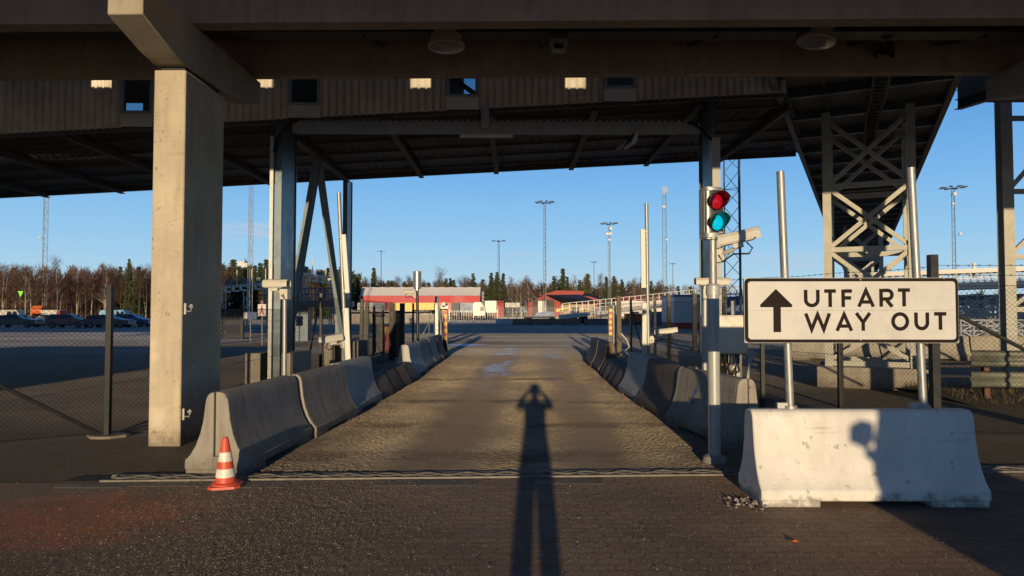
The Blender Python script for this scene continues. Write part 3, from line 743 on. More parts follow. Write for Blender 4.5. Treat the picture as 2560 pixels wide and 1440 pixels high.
mb = MB(); mb.add([(-30,YN-.1,zs(-30)+3.1),(XE,YN-.1,zs(XE)+3.1),(XE+2.6,YFAR+.1,zs(XE)+3.72),(-30,YFAR+.1,zs(-30)+3.65)], [(0,1,2,3)]); o = mb.build('roof', DARKST, gw)
sm = o.modifiers.new('thick', 'SOLIDIFY'); sm.thickness = .12; sm.offset = 1
mb = MB(); a = FAROP[1]; mb.bar((a[0]-.9, YFAR-.3, a[3]+.35), (a[1]+.15, YFAR-.3, a[2]-.2), .12, .12); mb.build('brace_bar', STEELP, gw)
# ribbed soffit with a stepped, wavy far edge
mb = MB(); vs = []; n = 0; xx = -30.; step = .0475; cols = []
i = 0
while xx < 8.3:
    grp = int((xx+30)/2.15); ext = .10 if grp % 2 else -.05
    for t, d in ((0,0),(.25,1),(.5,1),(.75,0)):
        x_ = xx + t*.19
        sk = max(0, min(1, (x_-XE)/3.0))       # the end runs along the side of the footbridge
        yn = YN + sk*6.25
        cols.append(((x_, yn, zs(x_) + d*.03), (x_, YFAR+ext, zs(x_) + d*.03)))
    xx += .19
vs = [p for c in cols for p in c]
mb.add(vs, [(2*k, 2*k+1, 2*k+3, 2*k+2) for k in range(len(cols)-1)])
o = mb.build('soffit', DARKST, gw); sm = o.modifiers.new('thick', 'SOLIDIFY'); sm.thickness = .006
for k in range(-12, 5):
    xb = 3.85 + 2.15*(k-3) if k < 4 else 5.95
    if xb > 6: continue
    y1 = YFAR-.1; y0 = YN+.1 + (max(0, xb-XE)/3*6)
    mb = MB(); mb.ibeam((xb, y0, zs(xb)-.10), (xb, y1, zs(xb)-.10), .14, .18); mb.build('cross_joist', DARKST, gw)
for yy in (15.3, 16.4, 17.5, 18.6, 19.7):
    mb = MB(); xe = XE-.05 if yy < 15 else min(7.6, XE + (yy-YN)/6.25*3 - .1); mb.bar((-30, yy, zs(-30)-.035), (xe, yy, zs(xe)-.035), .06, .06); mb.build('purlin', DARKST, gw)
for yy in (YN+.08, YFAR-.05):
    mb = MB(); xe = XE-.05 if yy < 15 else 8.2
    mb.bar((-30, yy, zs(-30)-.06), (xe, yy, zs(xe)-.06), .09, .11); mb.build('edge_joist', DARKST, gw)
def hcol(x, y, z0, z1, w=.40, d=.30, name='column', mat=STEELB):
    mb = MB(); t = .022
    mb.box(x-w/2, x-w/2+t, y-d/2, y+d/2, z0, z1); mb.box(x+w/2-t, x+w/2, y-d/2, y+d/2, z0, z1); mb.box(x-w/2+t, x+w/2-t, y-.01, y+.01, z0, z1)
    return mb.build(name, mat, gw)
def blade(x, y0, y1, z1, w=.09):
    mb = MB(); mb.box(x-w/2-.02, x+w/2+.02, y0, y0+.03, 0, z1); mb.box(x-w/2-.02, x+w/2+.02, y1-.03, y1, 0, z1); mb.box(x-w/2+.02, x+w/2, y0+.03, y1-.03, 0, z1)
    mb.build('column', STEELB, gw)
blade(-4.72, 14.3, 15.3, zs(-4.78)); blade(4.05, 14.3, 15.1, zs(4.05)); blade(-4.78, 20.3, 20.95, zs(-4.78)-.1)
for xx in (-4.78,):
    mb = MB(); mb.ibeam((xx, 17.35, zs(xx)-.25), (xx, 15.1, .95), .17, .17); mb.build('brace', BRACEP, gw)
    mb = MB(); mb.ibeam((xx, 17.5, zs(xx)-.25), (xx, 20.15, .95), .15, .15); mb.build('brace', BRACEP, gw)
for (xx, yy) in ((-4.78,14.45),(-4.78,20.4),(4.05,14.45)):
    mb = MB()
    for s in (-1,1): mb.box(xx+s*.36-.15, xx+s*.36+.15, yy-.30, yy+.75, 0, .84)
    mb.box(xx-.209, xx+.209, yy+.45, yy+.74, 0, .83); mb.build('footing', C_BLOCK, gw, bevel=.01)
mb = MB(); mb.box(-4.86, -4.79, 14.20, 14.295, .3, Z(340, 14.2)); mb.build('sunlit_edge_strip', GALV, gw)  # pale strip stands for the sunlit edge of the column front
mb = MB(); mb.box(3.98, 4.14, 14.05, 14.29, .84, Z(345, 14.1)); mb.build('cable_duct', STEELP, gw)
# portal beam with lamps, tray and equipment
mb = MB(); zb0, zb1 = Z(333, 14.3), Z(309, 14.3)
mb.bar((-4.42, 14.3, (zb0+zb1)/2), (3.80, 14.3, (zb0+zb1)/2-.02), .16, zb1-zb0); mb.build('portal_beam', STEELP if 0 else GALVD, gw)
ptray = MB(); ptray.bar((-4.35,14.3,zb1+.02),(3.62,14.3,zb1), .16, .03)
for k in range(60): ptray.cbox((-4.3+k*.132, 14.215, zb1+.035), .05, .006, .04)
ptray.build('perforated_tray', GALVD, gw)
mb = MB(); mb.path([(3.55,14.2,zb1),(3.68,14.16,zb1-.05),(3.9,14.1,Z(345,14.1)+.05),(3.98,14.08,Z(345,14.1)-.05)], .03, 8); mb.build('cable', RUBBER, gw); mb = MB()
mb.path([(-4.3,14.2,zb1+.05),(-4.45,14.2,zb1),(-4.74,14.2,zb1-.35),(-4.78,14.22,zb1-.6)], .035, 8); mb.build('cable', RUBBER, gw)
t = thing('fluorescent_tube_lamp', 'thin white tube lamp hung under the steel portal beam', 'lamp', tuple(P(1216, 340, 14.15)))
mb = MB(); mb.cbox((0,0,0), 1.06,.06,.07); mb.build('tube', WHITEP, t, local=True, bevel=.01)
mb = MB(); mb.tube((-.3,.06,.02),(-.3,.12,.1),.012,n=6); mb.tube((.3,.06,.02),(.3,.12,.1),.012,n=6); mb.build('bracket', GALVD, t, local=True)
t = thing('panel_antenna', 'small upright grey antenna box on the middle of the portal beam', 'antenna', tuple(P(1213, 292, 14.14)))
mb = MB(); mb.cbox((0,0,0), .165,.07,.46); mb.build('box', STEELP, t, local=True, bevel=.008)
mb = MB(); mb.cbox((0,.06,-.12), .06,.06,.06); mb.build('bracket', GALVD, t, local=True)
t = thing('tilted_floodlight', 'small sunlit floodlight tilted on the underside of the portal beam', 'floodlight', tuple(P(1578, 352, 13.4)))
t.rotation_euler = (R(-15), R(33), R(20))
mb = MB(); mb.cbox((0,0,0), .07,.26,.30); mb.cbox((.05,.0,.02), .06,.14,.16); mb.build('housing', CAMW, t, local=True, bevel=.01)
mb = MB(); mb.cbox((-.039,0,0), .008,.22,.26); mb.build('glass', GLASSD, t, local=True)
mb = MB(); mb.bar((.02,0,.1),(.1,.75,.3),.05,.03); mb.build('bracket', GALVD, t, local=True)
# ---------------------------------------------------------------- footbridge running away to the right
fb = thing('elevated_footbridge', 'dark elevated footbridge running away over the lattice steel towers', 'footbridge', (7.3, 14.6, 0))
D = Vector((.488, 1, 0)).normalized(); E = Vector((D.y, -D.x, 0))
def fz(t): return 6.14
A0 = Vector((5.5, 14.67, 0)); WID = 3.30
def fp(t, s, z): return A0 + D*t + E*s + Vector((0,0,z))
mb = MB()
def slab(mb, t0, t1, s0, s1, z0, z1):
    vs = [fp(t, s, z) for t in (t0,t1) for s in (s0,s1) for z in (z0,z1)]
    mb.add(vs, [(0,1,3,2),(4,6,7,5),(0,4,5,1),(2,3,7,6),(0,2,6,4),(1,5,7,3)])
TE = 120
slab(mb, -2.6, TE, .12, WID-.12, 6.34, 6.44); mb.build('floor', DARKST, fb)
for s0 in (0, WID-.12):
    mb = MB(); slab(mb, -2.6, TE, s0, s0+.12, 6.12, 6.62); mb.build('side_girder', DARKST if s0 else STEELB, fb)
    mb = MB(); slab(mb, -2.6, TE, s0+.02, s0+.08, 6.62, 8.9); mb.build('side_wall', CLAD, fb)
mb = MB(); slab(mb, -2.6, TE, -.1, WID+.1, 8.9, 9.0); mb.build('roof', DARKST, fb)
mb = MB(); t_ = -1.5
while t_ < 70:
    mb.bar(fp(t_,.1,6.24), fp(t_,WID-.1,6.24), .12, .16); t_ += 1.9
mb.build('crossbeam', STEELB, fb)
mb = MB()
for s in (.9, 1.65, 2.4): mb.bar(fp(-2,s,6.315), fp(70,s,6.315), .06, .05)
mb.build('stringer', DARKST, fb)
for (u, v, Y) in ((2155, 290, 17.3), (2178, 385, 25)):
    p = P(u, v, Y); t = thing('box_floodlight', ('small box lamp under the footbridge above the first lattice tower' if Y < 20 else 'small box lamp under the footbridge behind the first lattice tower'), 'lamp', tuple(p))
    mb = MB(); mb.cbox((0,0,.04), .36,.2,.09); mb.cbox((0,0,.12),.06,.06,.16); mb.build('housing', GALVD, t, local=True, bevel=.01)
    mb = MB(); mb.cbox((0,0,-.03), .28,.15,.05); mb.build('diffuser', LENS, t, local=True)
cl = thing('cable_ladder', 'black cable ladder curling from the bridge down under the footbridge', 'cable ladder', tuple(P(2205,80,10)))
pts = [P(2218,78,10), P(2212,120,10.6), P(2205,190,11.6), P(2195,245,13.2), P(2180,300,15.6), P(2172,385,19.5), P(2167,440,24)]
mb = MB()
for s in (-.13,.13): mb.path([p + Vector((s,0,0)) for p in pts], .022, 6)
for i in range(len(pts)-1):
    for k in range(6):
        q = pts[i].lerp(pts[i+1], k/6); mb.bar(q+Vector((-.13,0,0)), q+Vector((.13,0,0)), .02, .02)
mb.build('ladder', RUBBER, cl)
rs = random.Random(2); mb = MB()
for j in range(7):
    o_ = -.1 + .033*j; mb.path([p + Vector((o_+rs.uniform(-.02,.02), 0, .04+rs.uniform(0,.03))) for p in pts], .014, 5)
mb.path([pts[0]+Vector((-.15,0,.0)), pts[0]+Vector((-.04,0,-.1)), pts[1]+Vector((0,0,0))], .012, 5)
mb.build('cable', RUBBER, cl)
def lattice_tower(label, t0, s0, wid, nb, zt, first=None):
    rz = -math.atan2(.488, 1)
    c = fp(t0, s0, 0)
    if first: return dup(first, tuple(c), rz, label)
    tw = thing('lattice_tower', label, 'lattice tower', tuple(c), rz, 'lattice towers under the footbridge')
    h = wid/2; z0 = .46
    for i in (-1,1):
        for j in (-1,1):
            mb = MB(); mb.box(i*h-.085, i*h+.085, j*h-.085, j*h+.085, z0, zt); mb.build('leg', TOWERP, tw, local=True)
    hs = [1.12, 2.42, 3.86] ; lv = [z0+.1] + [z for z in hs] + [zt-.1]
    lv = [.56, 1.62, 3.04, 4.46, zt-.15]
    for (ax, j) in (('x',-1),('x',1),('y',-1),('y',1)):
        def q(a, z): return (a, j*h, z) if ax == 'x' else (j*h, a, z)
        e = h-.085; o_ = Vector((0,.03,0)) if ax == 'x' else Vector((.03,0,0))
        for k in range(len(lv)-1):
            za, zb_ = lv[k], lv[k+1]
            b_ = MB(); b_.bar(q(-e, za+.08), q(e, zb_-.08), .075, .09); b_.bar(Vector(q(e, za+.08))+o_, Vector(q(-e, zb_-.08))+o_, .075, .09)
            b_.build('cross_brace', TOWERP, tw, local=True)
            b_ = MB(); z_ = lv[k]-(0 if k else .03); b_.bar(q(-e, z_), q(e, z_), .09, .11); b_.build('horizontal_brace', TOWERP, tw, local=True)
    mb = MB(); mb.box(-h-.25, h+.25, -h-.25, -h+.35, 0, .46); mb.box(-h-.25, h+.25, h-.35, h+.25, 0, .46); mb.build('footing', C_BLOCK, tw, local=True, bevel=.02)
    return tw
tw1 = lattice_tower('grey lattice steel tower right behind the UTFART WAY OUT sign', 2.6, 1.70, 1.66, 3, 6.12)
lattice_tower('second lattice tower under the footbridge, seen through the first', 26, 1.70, 1.66, 3, 6.12, tw1)
lattice_tower('third and farthest lattice tower under the footbridge', 52, 1.70, 1.66, 3, 6.12, tw1)
# ---------------------------------------------------------------- right steel stair tower
st = thing('steel_frame_tower', 'grey steel frame tower with zigzag braces at the right edge', 'steel tower', (X(2519,17.3), 17.3, 0))
zt = Z(200, 17.3); xp = X(2519, 17.3)
for dx, dy in ((0,0),(3.2,0)):
    mb = MB(); mb.ibeam((xp+dx,17.3+dy,0),(xp+dx,17.3+dy,zt), .26, .26, .02, up=(0,1,0)); mb.build('post', TOWERP, st)
lv = [.6, 1.72, 3.0, 4.6, 6.4]
for k in range(len(lv)):
    mb = MB(); mb.bar((xp+.13, 17.3, lv[k]), (xp+3.1, 17.3, lv[k]+.02), .08, .12); mb.build('horizontal_brace', TOWERP, st)
    if k+1 < len(lv):
        mb = MB(); mb.bar((xp+.13, 17.3, lv[k]+.08), (xp+1.6, 17.3, lv[k+1]-.08), .07, .09); mb.bar((xp+1.6, 17.3, lv[k+1]-.08), (xp+3.07, 17.3, lv[k]+.08), .07, .09); mb.build('cross_brace', TOWERP, st)
ld = thing('steel_landing', 'dark steel landing with perforated edge high at the right', 'landing', (X(2500,15.5), 15.5, Z(235,15.5)))
mb = MB(); mb.ibeam(P(2395,262,15.6), P(2500,228,14.2), .16, .22); mb.build('beam', DARKST, ld)
mb = MB(); mb.box(X(2440,16), X(2900,16), 15.6, 16.5, Z(240,16), Z(150,16)); mb.build('platform', DARKST, ld)
mb = MB()
for k in range(9):
    mb.bar(P(2396+k*6, 226, 16.6), P(2402+k*6, 172, 16.6), .02, .02)
for k in range(7): mb.bar(P(2392, 178+k*8, 16.61), P(2452, 174+k*8, 16.61), .03, .02)
mb.build('perforated_panel', DARKST, ld)
# ---------------------------------------------------------------- traffic light
TX, TYY = 2.22, 7.86
tl = thing('traffic_light', 'two-lamp traffic light showing green on a grey pole beside the white barrier', 'traffic light', (TX, TYY, 0), R(0))
def tz(v): return Z(v, TYY)
mb = MB(); mb.lathe((0,0,0), [(.135,0.0),(.135,.03),(.12,.075),(.085,.095)], 20); mb.build('foot', C_LIGHT, tl, local=True)
POLE = plain('pole_grey_paint', (.42,.42,.42), .38, .15, .06, 5, .03)
mb = MB(); mb.tube((0,0,.05),(0,0,tz(738)), .066, n=24); mb.lathe((0,0,tz(738)), [(.066,-.001),(.078,.0),(.078,.10),(.06,.125),(.045,.13)], 24); mb.tube((0,-.07,tz(722)),(0,-.084,tz(722)),.016,n=10)
mb.build('lower_pole', POLE, tl, local=True)
mb = MB(); mb.tube((0,0,tz(712)),(0,0,tz(596)), .043, n=20); mb.lathe((0,0,tz(596)), [(.043,-.02),(.06,-.01),(.062,.04),(.075,.06)], 20); mb.build('upper_pole', GALV, tl, local=True)
HY = R(14)
hm = Matrix.Translation((0.01, 0, tz(531))) @ Matrix.Rotation(HY, 4, 'Z')
def hp(x, y, z): return hm @ Vector((x, y, z))
def hprism(mb, prof, z0, z1):
    n = len(prof); vs = [hp(x, y, z) for z in (z0, z1) for x, y in prof]
    mb.add(vs, [(i,(i+1)%n,n+(i+1)%n,n+i) for i in range(n)] + [tuple(range(n-1,-1,-1)), tuple(range(n,2*n))])
def facex(w, d, yb=.10, n=12):   # convex front outline, front towards -y
    return [(w*math.cos(math.pi + math.pi*i/n), -d*abs(math.sin(math.pi*i/n))**.8) for i in range(n+1)] + [(w, yb), (-w, yb)]
HM = plain('signal_head_aluminium', (.13,.125,.115), .3, .75, .1, 4, .03)
mb = MB(); hprism(mb, facex(.112, .045), -.235, .235); hb = mb.build('signal_head', HM, tl, local=True)
mb = MB(); hprism(mb, facex(.118, .075), .2352, .262); hprism(mb, facex(.104, .05), .262, .278); mb.build('end_cap', GALV, hb, local=True); mb = MB(); hprism(mb, facex(.118, .075), -.285, -.2352); hprism(mb, facex(.098, .04), -.30, -.285); mb.build('end_cap', GALV, hb, local=True)
mb = MB()
for s in (-1,1): mb.add([hp(s*.1125+x, y, z) for x in (0,s*.009) for y in (-.02,.095) for z in (-.232,.232)], [(0,1,3,2),(4,6,7,5),(0,4,5,1),(2,3,7,6),(0,2,6,4),(1,5,7,3)])
mb.build('side_rail', GALV, hb, local=True)
def lens_mat(name, col, em):
    m, n_, bs = nmat(name); v = coords(n_, False)
    s = n_.nodes.new('ShaderNodeSeparateXYZ'); n_.links.new(v, s.inputs[0])
    wv = math_(n_, 'SINE', math_(n_, 'MULTIPLY', s.outputs[2], 2*math.pi/.0145))
    k = ramp(n_, wv, -.9, -.2, .25, 1)
    n_.links.new(mixc(n_, k, mul(col, .3), col), bs.inputs['Base Color'])
    bs.inputs['Roughness'].default_value = .12; bs.inputs['Coat Weight'].default_value = .6
    if em:
        n_.links.new(mixc(n_, k, mul(em, .25), em), bs.inputs['Emission Color']); bs.inputs['Emission Strength'].default_value = 1.0
    return m
LR = lens_mat('red_signal_lens', (.42,.006,.02), (.06,.0,.004)); LG = lens_mat('green_signal_lens', (.0,.22,.30), (.0,.50,.72))
VR = plain('visor_red_reflection', (.07,.004,.010), .2, 0, .1, 5, 0); VG = plain('visor_green_reflection', (.0,.06,.055), .2, 0, .1, 5, 0)  # lens colour mirrored in the hood is put into the visor colour
for zc, lm, vm, nm in ((.115, LR, VR, 'red'), (-.118, LG, VG, 'green')):
    M0 = hm @ Matrix.Translation((0, -.045, zc)) @ Matrix.Rotation(R(90), 4, 'X')   # local z -> -y (outwards)
    mb = MB(); mb.lathe((0,0,0), [(.092,-.02),(.089,.012),(.075,.028),(.048,.040),(.018,.045),(.004,.046)], 28, M0); ln = mb.build('lens', lm, tl, local=True)
    mb = MB(); n = 40; vs = []; fs = []
    for i in range(n+1):
        a = 2*math.pi*i/n
        # hood: full depth on top and sides, cut away below
        top = math.sin(a); dep = .05 + .12*max(0, min(1, (top+.75)/1.1))
        for r, z in ((.094,-.01),(.096,dep)): vs.append(M0 @ Vector((r*math.cos(a), r*math.sin(a), z)))
    for i in range(n): fs.append((2*i,2*i+2,2*i+3,2*i+1))
    mb.add(vs, fs); vo = mb.build('visor', vm, tl, local=True); sm = vo.modifiers.new('thick','SOLIDIFY'); sm.thickness = .004
mb = MB(); c = hp(.07,-.040,-.222); mb.cbox(c, .05,.006,.007, HY); mb.build('maker_plate', WHITEP, hb, local=True)
# ---------------------------------------------------------------- camera housings
def cctv(label, loc, yaw, pitch=0, L=.42, arm=None, roundtop=False, group=None, mat=None):
    """housing looks along local +x; arm = local list of points to the mount"""
    t = thing('security_camera', label, 'camera', tuple(loc), yaw, group)
    t.rotation_euler = (0, pitch, yaw)
    mat = mat or CAMW
    pr = [(-.055,-.05),(.055,-.05),(.062,-.03),(.062,.02),(.045,.05),(-.045,.05),(-.062,.02),(-.062,-.03)]
    mb = MB(); mb.prism(pr, -L/2, L/2-.05, 'x'); mb.build('housing', mat, t, local=True, bevel=.006)
    mb = MB(); sh = [(-.076,-.035),(-.076,.03),(-.05,.066),(0,.075),(.05,.066),(.076,.03),(.076,-.035),(.070,-.035),(.070,.028),(.046,.060),(0,.0685),(-.046,.060),(-.070,.028),(-.070,-.035)]
    mb.prism(sh, -L/2-.01, L/2+.03, 'x'); mb.build('sunshield', mat, t, local=True)
    mb = MB(); mb.box(L/2-.052, L/2-.044, -.045, .045, -.042, .04); mb.build('front_glass', GLASSD, t, local=True)
    mb = MB(); mb.cbox((-.02,0,-.075), .12,.07,.05); mb.build('swivel', mat, t, local=True, bevel=.005)
    if arm:
        mb = MB(); mb.path([(-.02,0,-.08)] + arm, .024, 8); q = arm[-1]; mb.cbox(q, .12,.13,.15); mb.build('mount_arm', mat, t, local=True)
        mb = MB(); a0 = Vector((.08,0,-.06)); a1 = Vector(arm[-1]); mb.path([a0, a0+Vector((.05,0.02,-.07)), a0+Vector((0,.03,-.12)), a0.lerp(a1,.5)+Vector((0,-.05,-.06)), a1+Vector((.03,-.07,-.08)), a1+Vector((0,-.07,-.0))], .010, 6); mb.build('cable', RUBBER, t, local=True)
    return t
p = P(1846, 595, 7.75)
cctv('cream camera housing on the traffic light pole, pointing right', p, R(-22), R(-11), .44, [(-.12,.03,-.11),(-.27,.16,-.12)]).scale = (.92, 1.0, 1.05)
cm = P(1790, 705, 9.6)
def pole(name, label, cat, u0, v0, u1, v1, Y, r=.035, mat=GALV, zb=0):
    top = P(u0, v0, Y); bt = P(u1, v1, Y)
    k = (bt.z - zb)/(top.z - bt.z); base = bt + (bt-top)*k
    t = thing(name, label, cat, (base.x, Y, zb))
    mb = MB(); mb.tube((base.x,Y,zb), top, r, n=16); mb.lathe((base.x,Y,zb), [(r*2,0),(r*2,.02),(r*1.1,.03)], 14); mb.build('pole', mat, t)
    return t
pole('camera_pole', 'steel pole carrying a camera behind the traffic light pole', 'pole', 1762, 715, 1762, 935, 11.2, .045)
cctv('cream camera pointing left behind the traffic light pole', P(1782, 706, 11.15), R(180), 0, .50, [(0,.0,-.13),(.12,.05,-.18)])
pole('camera_pole', 'thin galvanised pole carrying a camera behind the left jersey barriers', 'pole', 712, 732, 711, 940, 10.6, .032)
cctv('grey camera with sunlit nose on the thin pole before the steel column', P(690, 711, 10.55), R(-8), 0, .34, [(.02,.03,-.10),(.125,.05,-.145)], mat=CAMW)
t = pole('antenna_pole', 'tall leaning galvanised antenna pole on the left of the lane', 'pole', 847, 482, 867, 930, 12.9, .036)
A = P(864,660,12.8)
def panel(t, u, v0, v1, w, Y, du=0):
    a, b = P(u-du, v0, Y), P(u+du, v1, Y)
    mb = MB(); d = (b-a); c = (a+b)/2; ang = math.atan2(d.x, -d.z)
    mb.cbox(c, w, .05, d.length, 0, 0, -ang); mb.build('antenna_panel', WHITEP, t, bevel=.008)
    mb = MB(); mb.cbox(a+Vector((-.03 if u < 1280 else .03,.03,-.05)), .10,.03,.03); mb.cbox(b+Vector((-.03 if u < 1280 else .03,.03,.05)), .10,.03,.03); mb.build('panel_clamp', GALVD, t)
panel(t, 864, 586, 733, .085, 12.8, 5); panel(t, 869.5, 770, 918, .08, 12.8, 3)
cctv('cream camera pointing left low on the left antenna pole', P(829, 848, 12.7), R(215), R(8), .36, [(-.08,-.02,-.10),(-.26,-.10,-.12)])
t = pole('antenna_pole', 'tall galvanised antenna pole on the right of the lane', 'pole', 1616, 508, 1621, 890, 15.7, .042)
panel(t, 1608, 573, 720, .105, 15.6, 1); panel(t, 1611, 757, 905, .10, 15.6, 0)
cctv('white rounded camera pointing right low on the right antenna pole', P(1664, 829, 15.6), R(-12), R(-7), .46, [(-.05,.0,-.12),(-.33,.06,-.14)])
t = pole('sensor_pole', 'dark pole topped by a steel cylinder beside the left gate', 'pole', 1043, 722, 1045, 868, 22.6, .045, BLACKM)
b = P(1043, 722, 22.6); zt_ = Z(679, 22.6) - b.z
mb = MB(); mb.lathe(b, [(.06,-.06),(.06,0),(.13,.01),(.13,zt_),(.12,zt_+.01)], 22); mb.build('cylinder', STAIN, t)
cctv('small white camera on the steel cylinder pole', P(1022, 730, 22.6), R(195), 0, .26, [(-.05,0,-.1),(-.20,0,-.11)])
# control cabinet
cb_ = thing('control_cabinet', 'stainless control cabinet on legs with cables hanging below', 'cabinet', (X(1815,11.4), 11.4, 0))
xa, xb, z0, z1 = X(1763,11.3), X(1868,11.3), Z(886,11.3), Z(787,11.3)
mb = MB(); mb.box(xa, xb, 11.3, 11.65, z0, z1); mb.build('body', STAIN, cb_, bevel=.01)
mb = MB(); mb.box(xa+.02, xb-.02, 11.285, 11.299, z0+.02, z1-.02); d_ = mb.build('door', STAIN, cb_, bevel=.004)
mb = MB(); mb.cbox((xa+.06, 11.278, (z0+z1)/2), .03,.012,.09); mb.build('handle', RUBBER, d_)
mb = MB()
for xx in (xa+.12, xb-.1): mb.bar((xx, 11.5, 0),(xx,11.5,z0), .05,.05)
mb.bar((xb-.05,11.45,0),(xb+.12,11.45,z0+.1),.04,.04); mb.build('leg', GALVD, cb_)
rs = random.Random(9); mb = MB()
for k in range(10):
    xx = xa+.16+k*.045; mb.path([(xx,11.42,z0+.01),(xx+rs.uniform(-.03,.03),11.4,z0-.12),(xx+rs.uniform(-.06,.06),11.43,z0-rs.uniform(.2,.28)),(xa+.38+rs.uniform(-.1,.2),11.5,z0-.42),(xa+.4+rs.uniform(-.1,.2),11.55,0)], .014, 5)
mb.build('cable', RUBBER, cb_)
mb = MB()
for k in range(4): xx = xa+.25+k*.07; mb.path([(xx,11.36,z0),(xx+.01,11.34,z0-.08),(xx+.03,11.37,z0-.18)], .011, 5)
mb.build('connector', plain('copper_connectors', (.55,.33,.2), .4, .4), cb_)
t = thing('round_bollard_post', 'short white tube standing up behind the control cabinet', 'post', (X(1833,12.2),12.2,0)); mb = MB(); mb.tube((X(1833,12.2),12.2,0),(X(1833,12.2),12.2,Z(752,12.2)),.04,n=12); mb.build('tube', WHITEP, t)
t = thing('concrete_block', 'pale concrete block standing behind the brown barrier by the cabinet', 'block', (X(1745,14),13.6,0)); mb = MB(); mb.box(X(1718,13.3), X(1772,13.3), 13.3, 13.8, 0, .84); mb.build('block', C_BLOCK, t, bevel=.015)
# ---------------------------------------------------------------- chain link fences
def chain(mb, a, b, h, pitch=.055, r=.0019):
    """diagonal wires between ground points a and b, height h (each wire a thin real bar)"""
    a, b = Vector(a), Vector(b); L = (b-a).length; d = (b-a)/L; nrm = Vector((d.y,-d.x,0))
    s = pitch*1.15; k = -h
    z0 = .04
    while k < L:
        for sgn in (1,-1):
            # line: along = k + t, z = t (or mirrored), t in 0..h
            t0, t1 = max(0, -k), min(h, L-k)
            if t1 - t0 < .02: continue
            def pt(t): 
                z = t if sgn > 0 else h - t
                return a + d*(k+t) + Vector((0,0,z0+z)) + nrm*(.003*sgn)
            p0, p1 = pt(t0), pt(t1); ax = (p1-p0).normalized(); u_ = nrm*r; v_ = ax.cross(nrm)*r
            vs = [p+q for p in (p0,p1) for q in (u_+v_*.0, -u_*.5+v_*.87, -u_*.5-v_*.87)]
            mb.add(vs, [(0,1,4,3),(1,2,5,4),(2,0,3,5)])
        k += s
def fence(label, pts, h, posts, pr=.03, barbs=2, braces=(), rail=True, sq=True, pitch=.055, r=.0019):
    t = thing('chain_link_fence', label, 'fence', tuple(Vector(pts[0])))
    mb = MB()
    for a, b in zip(pts[:-1], pts[1:]): chain(mb, a, b, h-.05, pitch, r)
    mb.build('wire_mesh', WIRE, t)
    for (x, y, hh, rr) in posts:
        mb = MB()
        if sq: mb.box(x-rr, x+rr, y-rr, y+rr, 0, hh)
        else: mb.tube((x,y,0),(x,y,hh), rr, n=12)
        mb.build('post', BLACKM, t, bevel=.004)
    for (p, q, rr) in braces:
        mb = MB(); mb.tube(p, q, rr, n=10); mb.build('brace', BLACKM, t)
    mb = MB()
    for a, b in zip(pts[:-1], pts[1:]):
        a, b = Vector(a), Vector(b)
        for zz in [.06, h*.5, h-.02] + [h+.13*(i+1) for i in range(barbs)]:
            mid = (a+b)/2; mb.path([a+Vector((0,0,zz)), mid+Vector((0,0,zz-(.02 if zz > h else 0))), b+Vector((0,0,zz))], .003, 4)
            if zz > h:
                n = int((b-a).length/.12)
                for i in range(n):
                    q = a.lerp(b, (i+.5)/n)+Vector((0,0,zz-.01)); mb.bar(q+Vector((-.012,0,-.012)), q+Vector((.012,0,.012)), .004,.004); mb.bar(q+Vector((-.012,0,.012)), q+Vector((.012,0,-.012)), .004,.004)
    mb.build('line_wire', WIRE, t)
    return t
LPX, LPY = X(275, 9.5), 9.5
fence('black chain-link fence on the left, with a square post and a brace', [(-9.6,6.5,0),(LPX,LPY,0),(-4.52,9.98,0)], 1.72, [(LPX,LPY,2.02,.036),(-9.6,6.5,2.02,.036)], braces=[((LPX-.08,LPY-.06,.06),(LPX-2.05,LPY-1.45,1.62),.026)])
mb = MB(); pl = [(LPX+.26*math.cos(a)*(1+.2*math.sin(3*a)), LPY-.02+.17*math.sin(a)) for a in [i*math.pi/6 for i in range(12)]]
mb.prism(pl, -.02, .035, 'z'); tag(mb.build('post_footing', C_BLOCK, None, at=(LPX,LPY,0)), 'flat concrete footing at the foot of the black fence post', 'footing')
fence('black chain-link fence between the thick concrete column and the steel column', [(-4.2,9.98,0),(-4.4,14.1,0)], 1.72, [], barbs=0)
fence('black chain-link fence behind the left antenna pole, with braces', [(-4.5,14.8,0),(-4.1,20,0),(-4.0,24.6,0)], 2.0, [(X(803,16.8),16.8,2.1,.03),(X(905,24),24,2.1,.04)], braces=[((X(803,16.8),16.7,2.0),(-4.3,14.95,.4),.022)], pitch=.08, r=.003, barbs=0)
fence('black chain-link corner fence behind the white barrier, running right', [(5.62,9.5,0),(8.2,9.0,0),(12.5,8.6,0)], 2.02, [(5.62,9.5,2.42,.052),(8.9,8.95,2.3,.035)], braces=[((5.66,9.46,1.75),(7.35,9.1,.75),.026)])
fence('black chain-link fence beneath the UTFART sign towards the cabinet', [(5.58,9.55,0),(5.02,11,0),(4.42,12.5,0),(4.0,13.3,0)], 2.0, [(X(2098,11),11,2.1,.036),(X(1904,12.5),12.5,2.1,.034)], barbs=2)
fence('dark chain-link fence along the right of the lane up to the gate', [(3.95,26.6,0),(4.9,23.4,0),(5.35,20.4,0),(4.5,15,0)], 2.0, [(X(1577,26.2),26.2,2.15,.04),(X(1637,25),25,2.2,.045),(X(1672,23.4),23.4,2.25,.055),(X(1736,20.4),20.4,2.2,.06),(X(1810,15.2),15.2,2.2,.05)], barbs=1, braces=[((X(1577,26.2),26.2,1.9),(X(1610,24.5),24.5,.1),.025)], pitch=.09, r=.003)
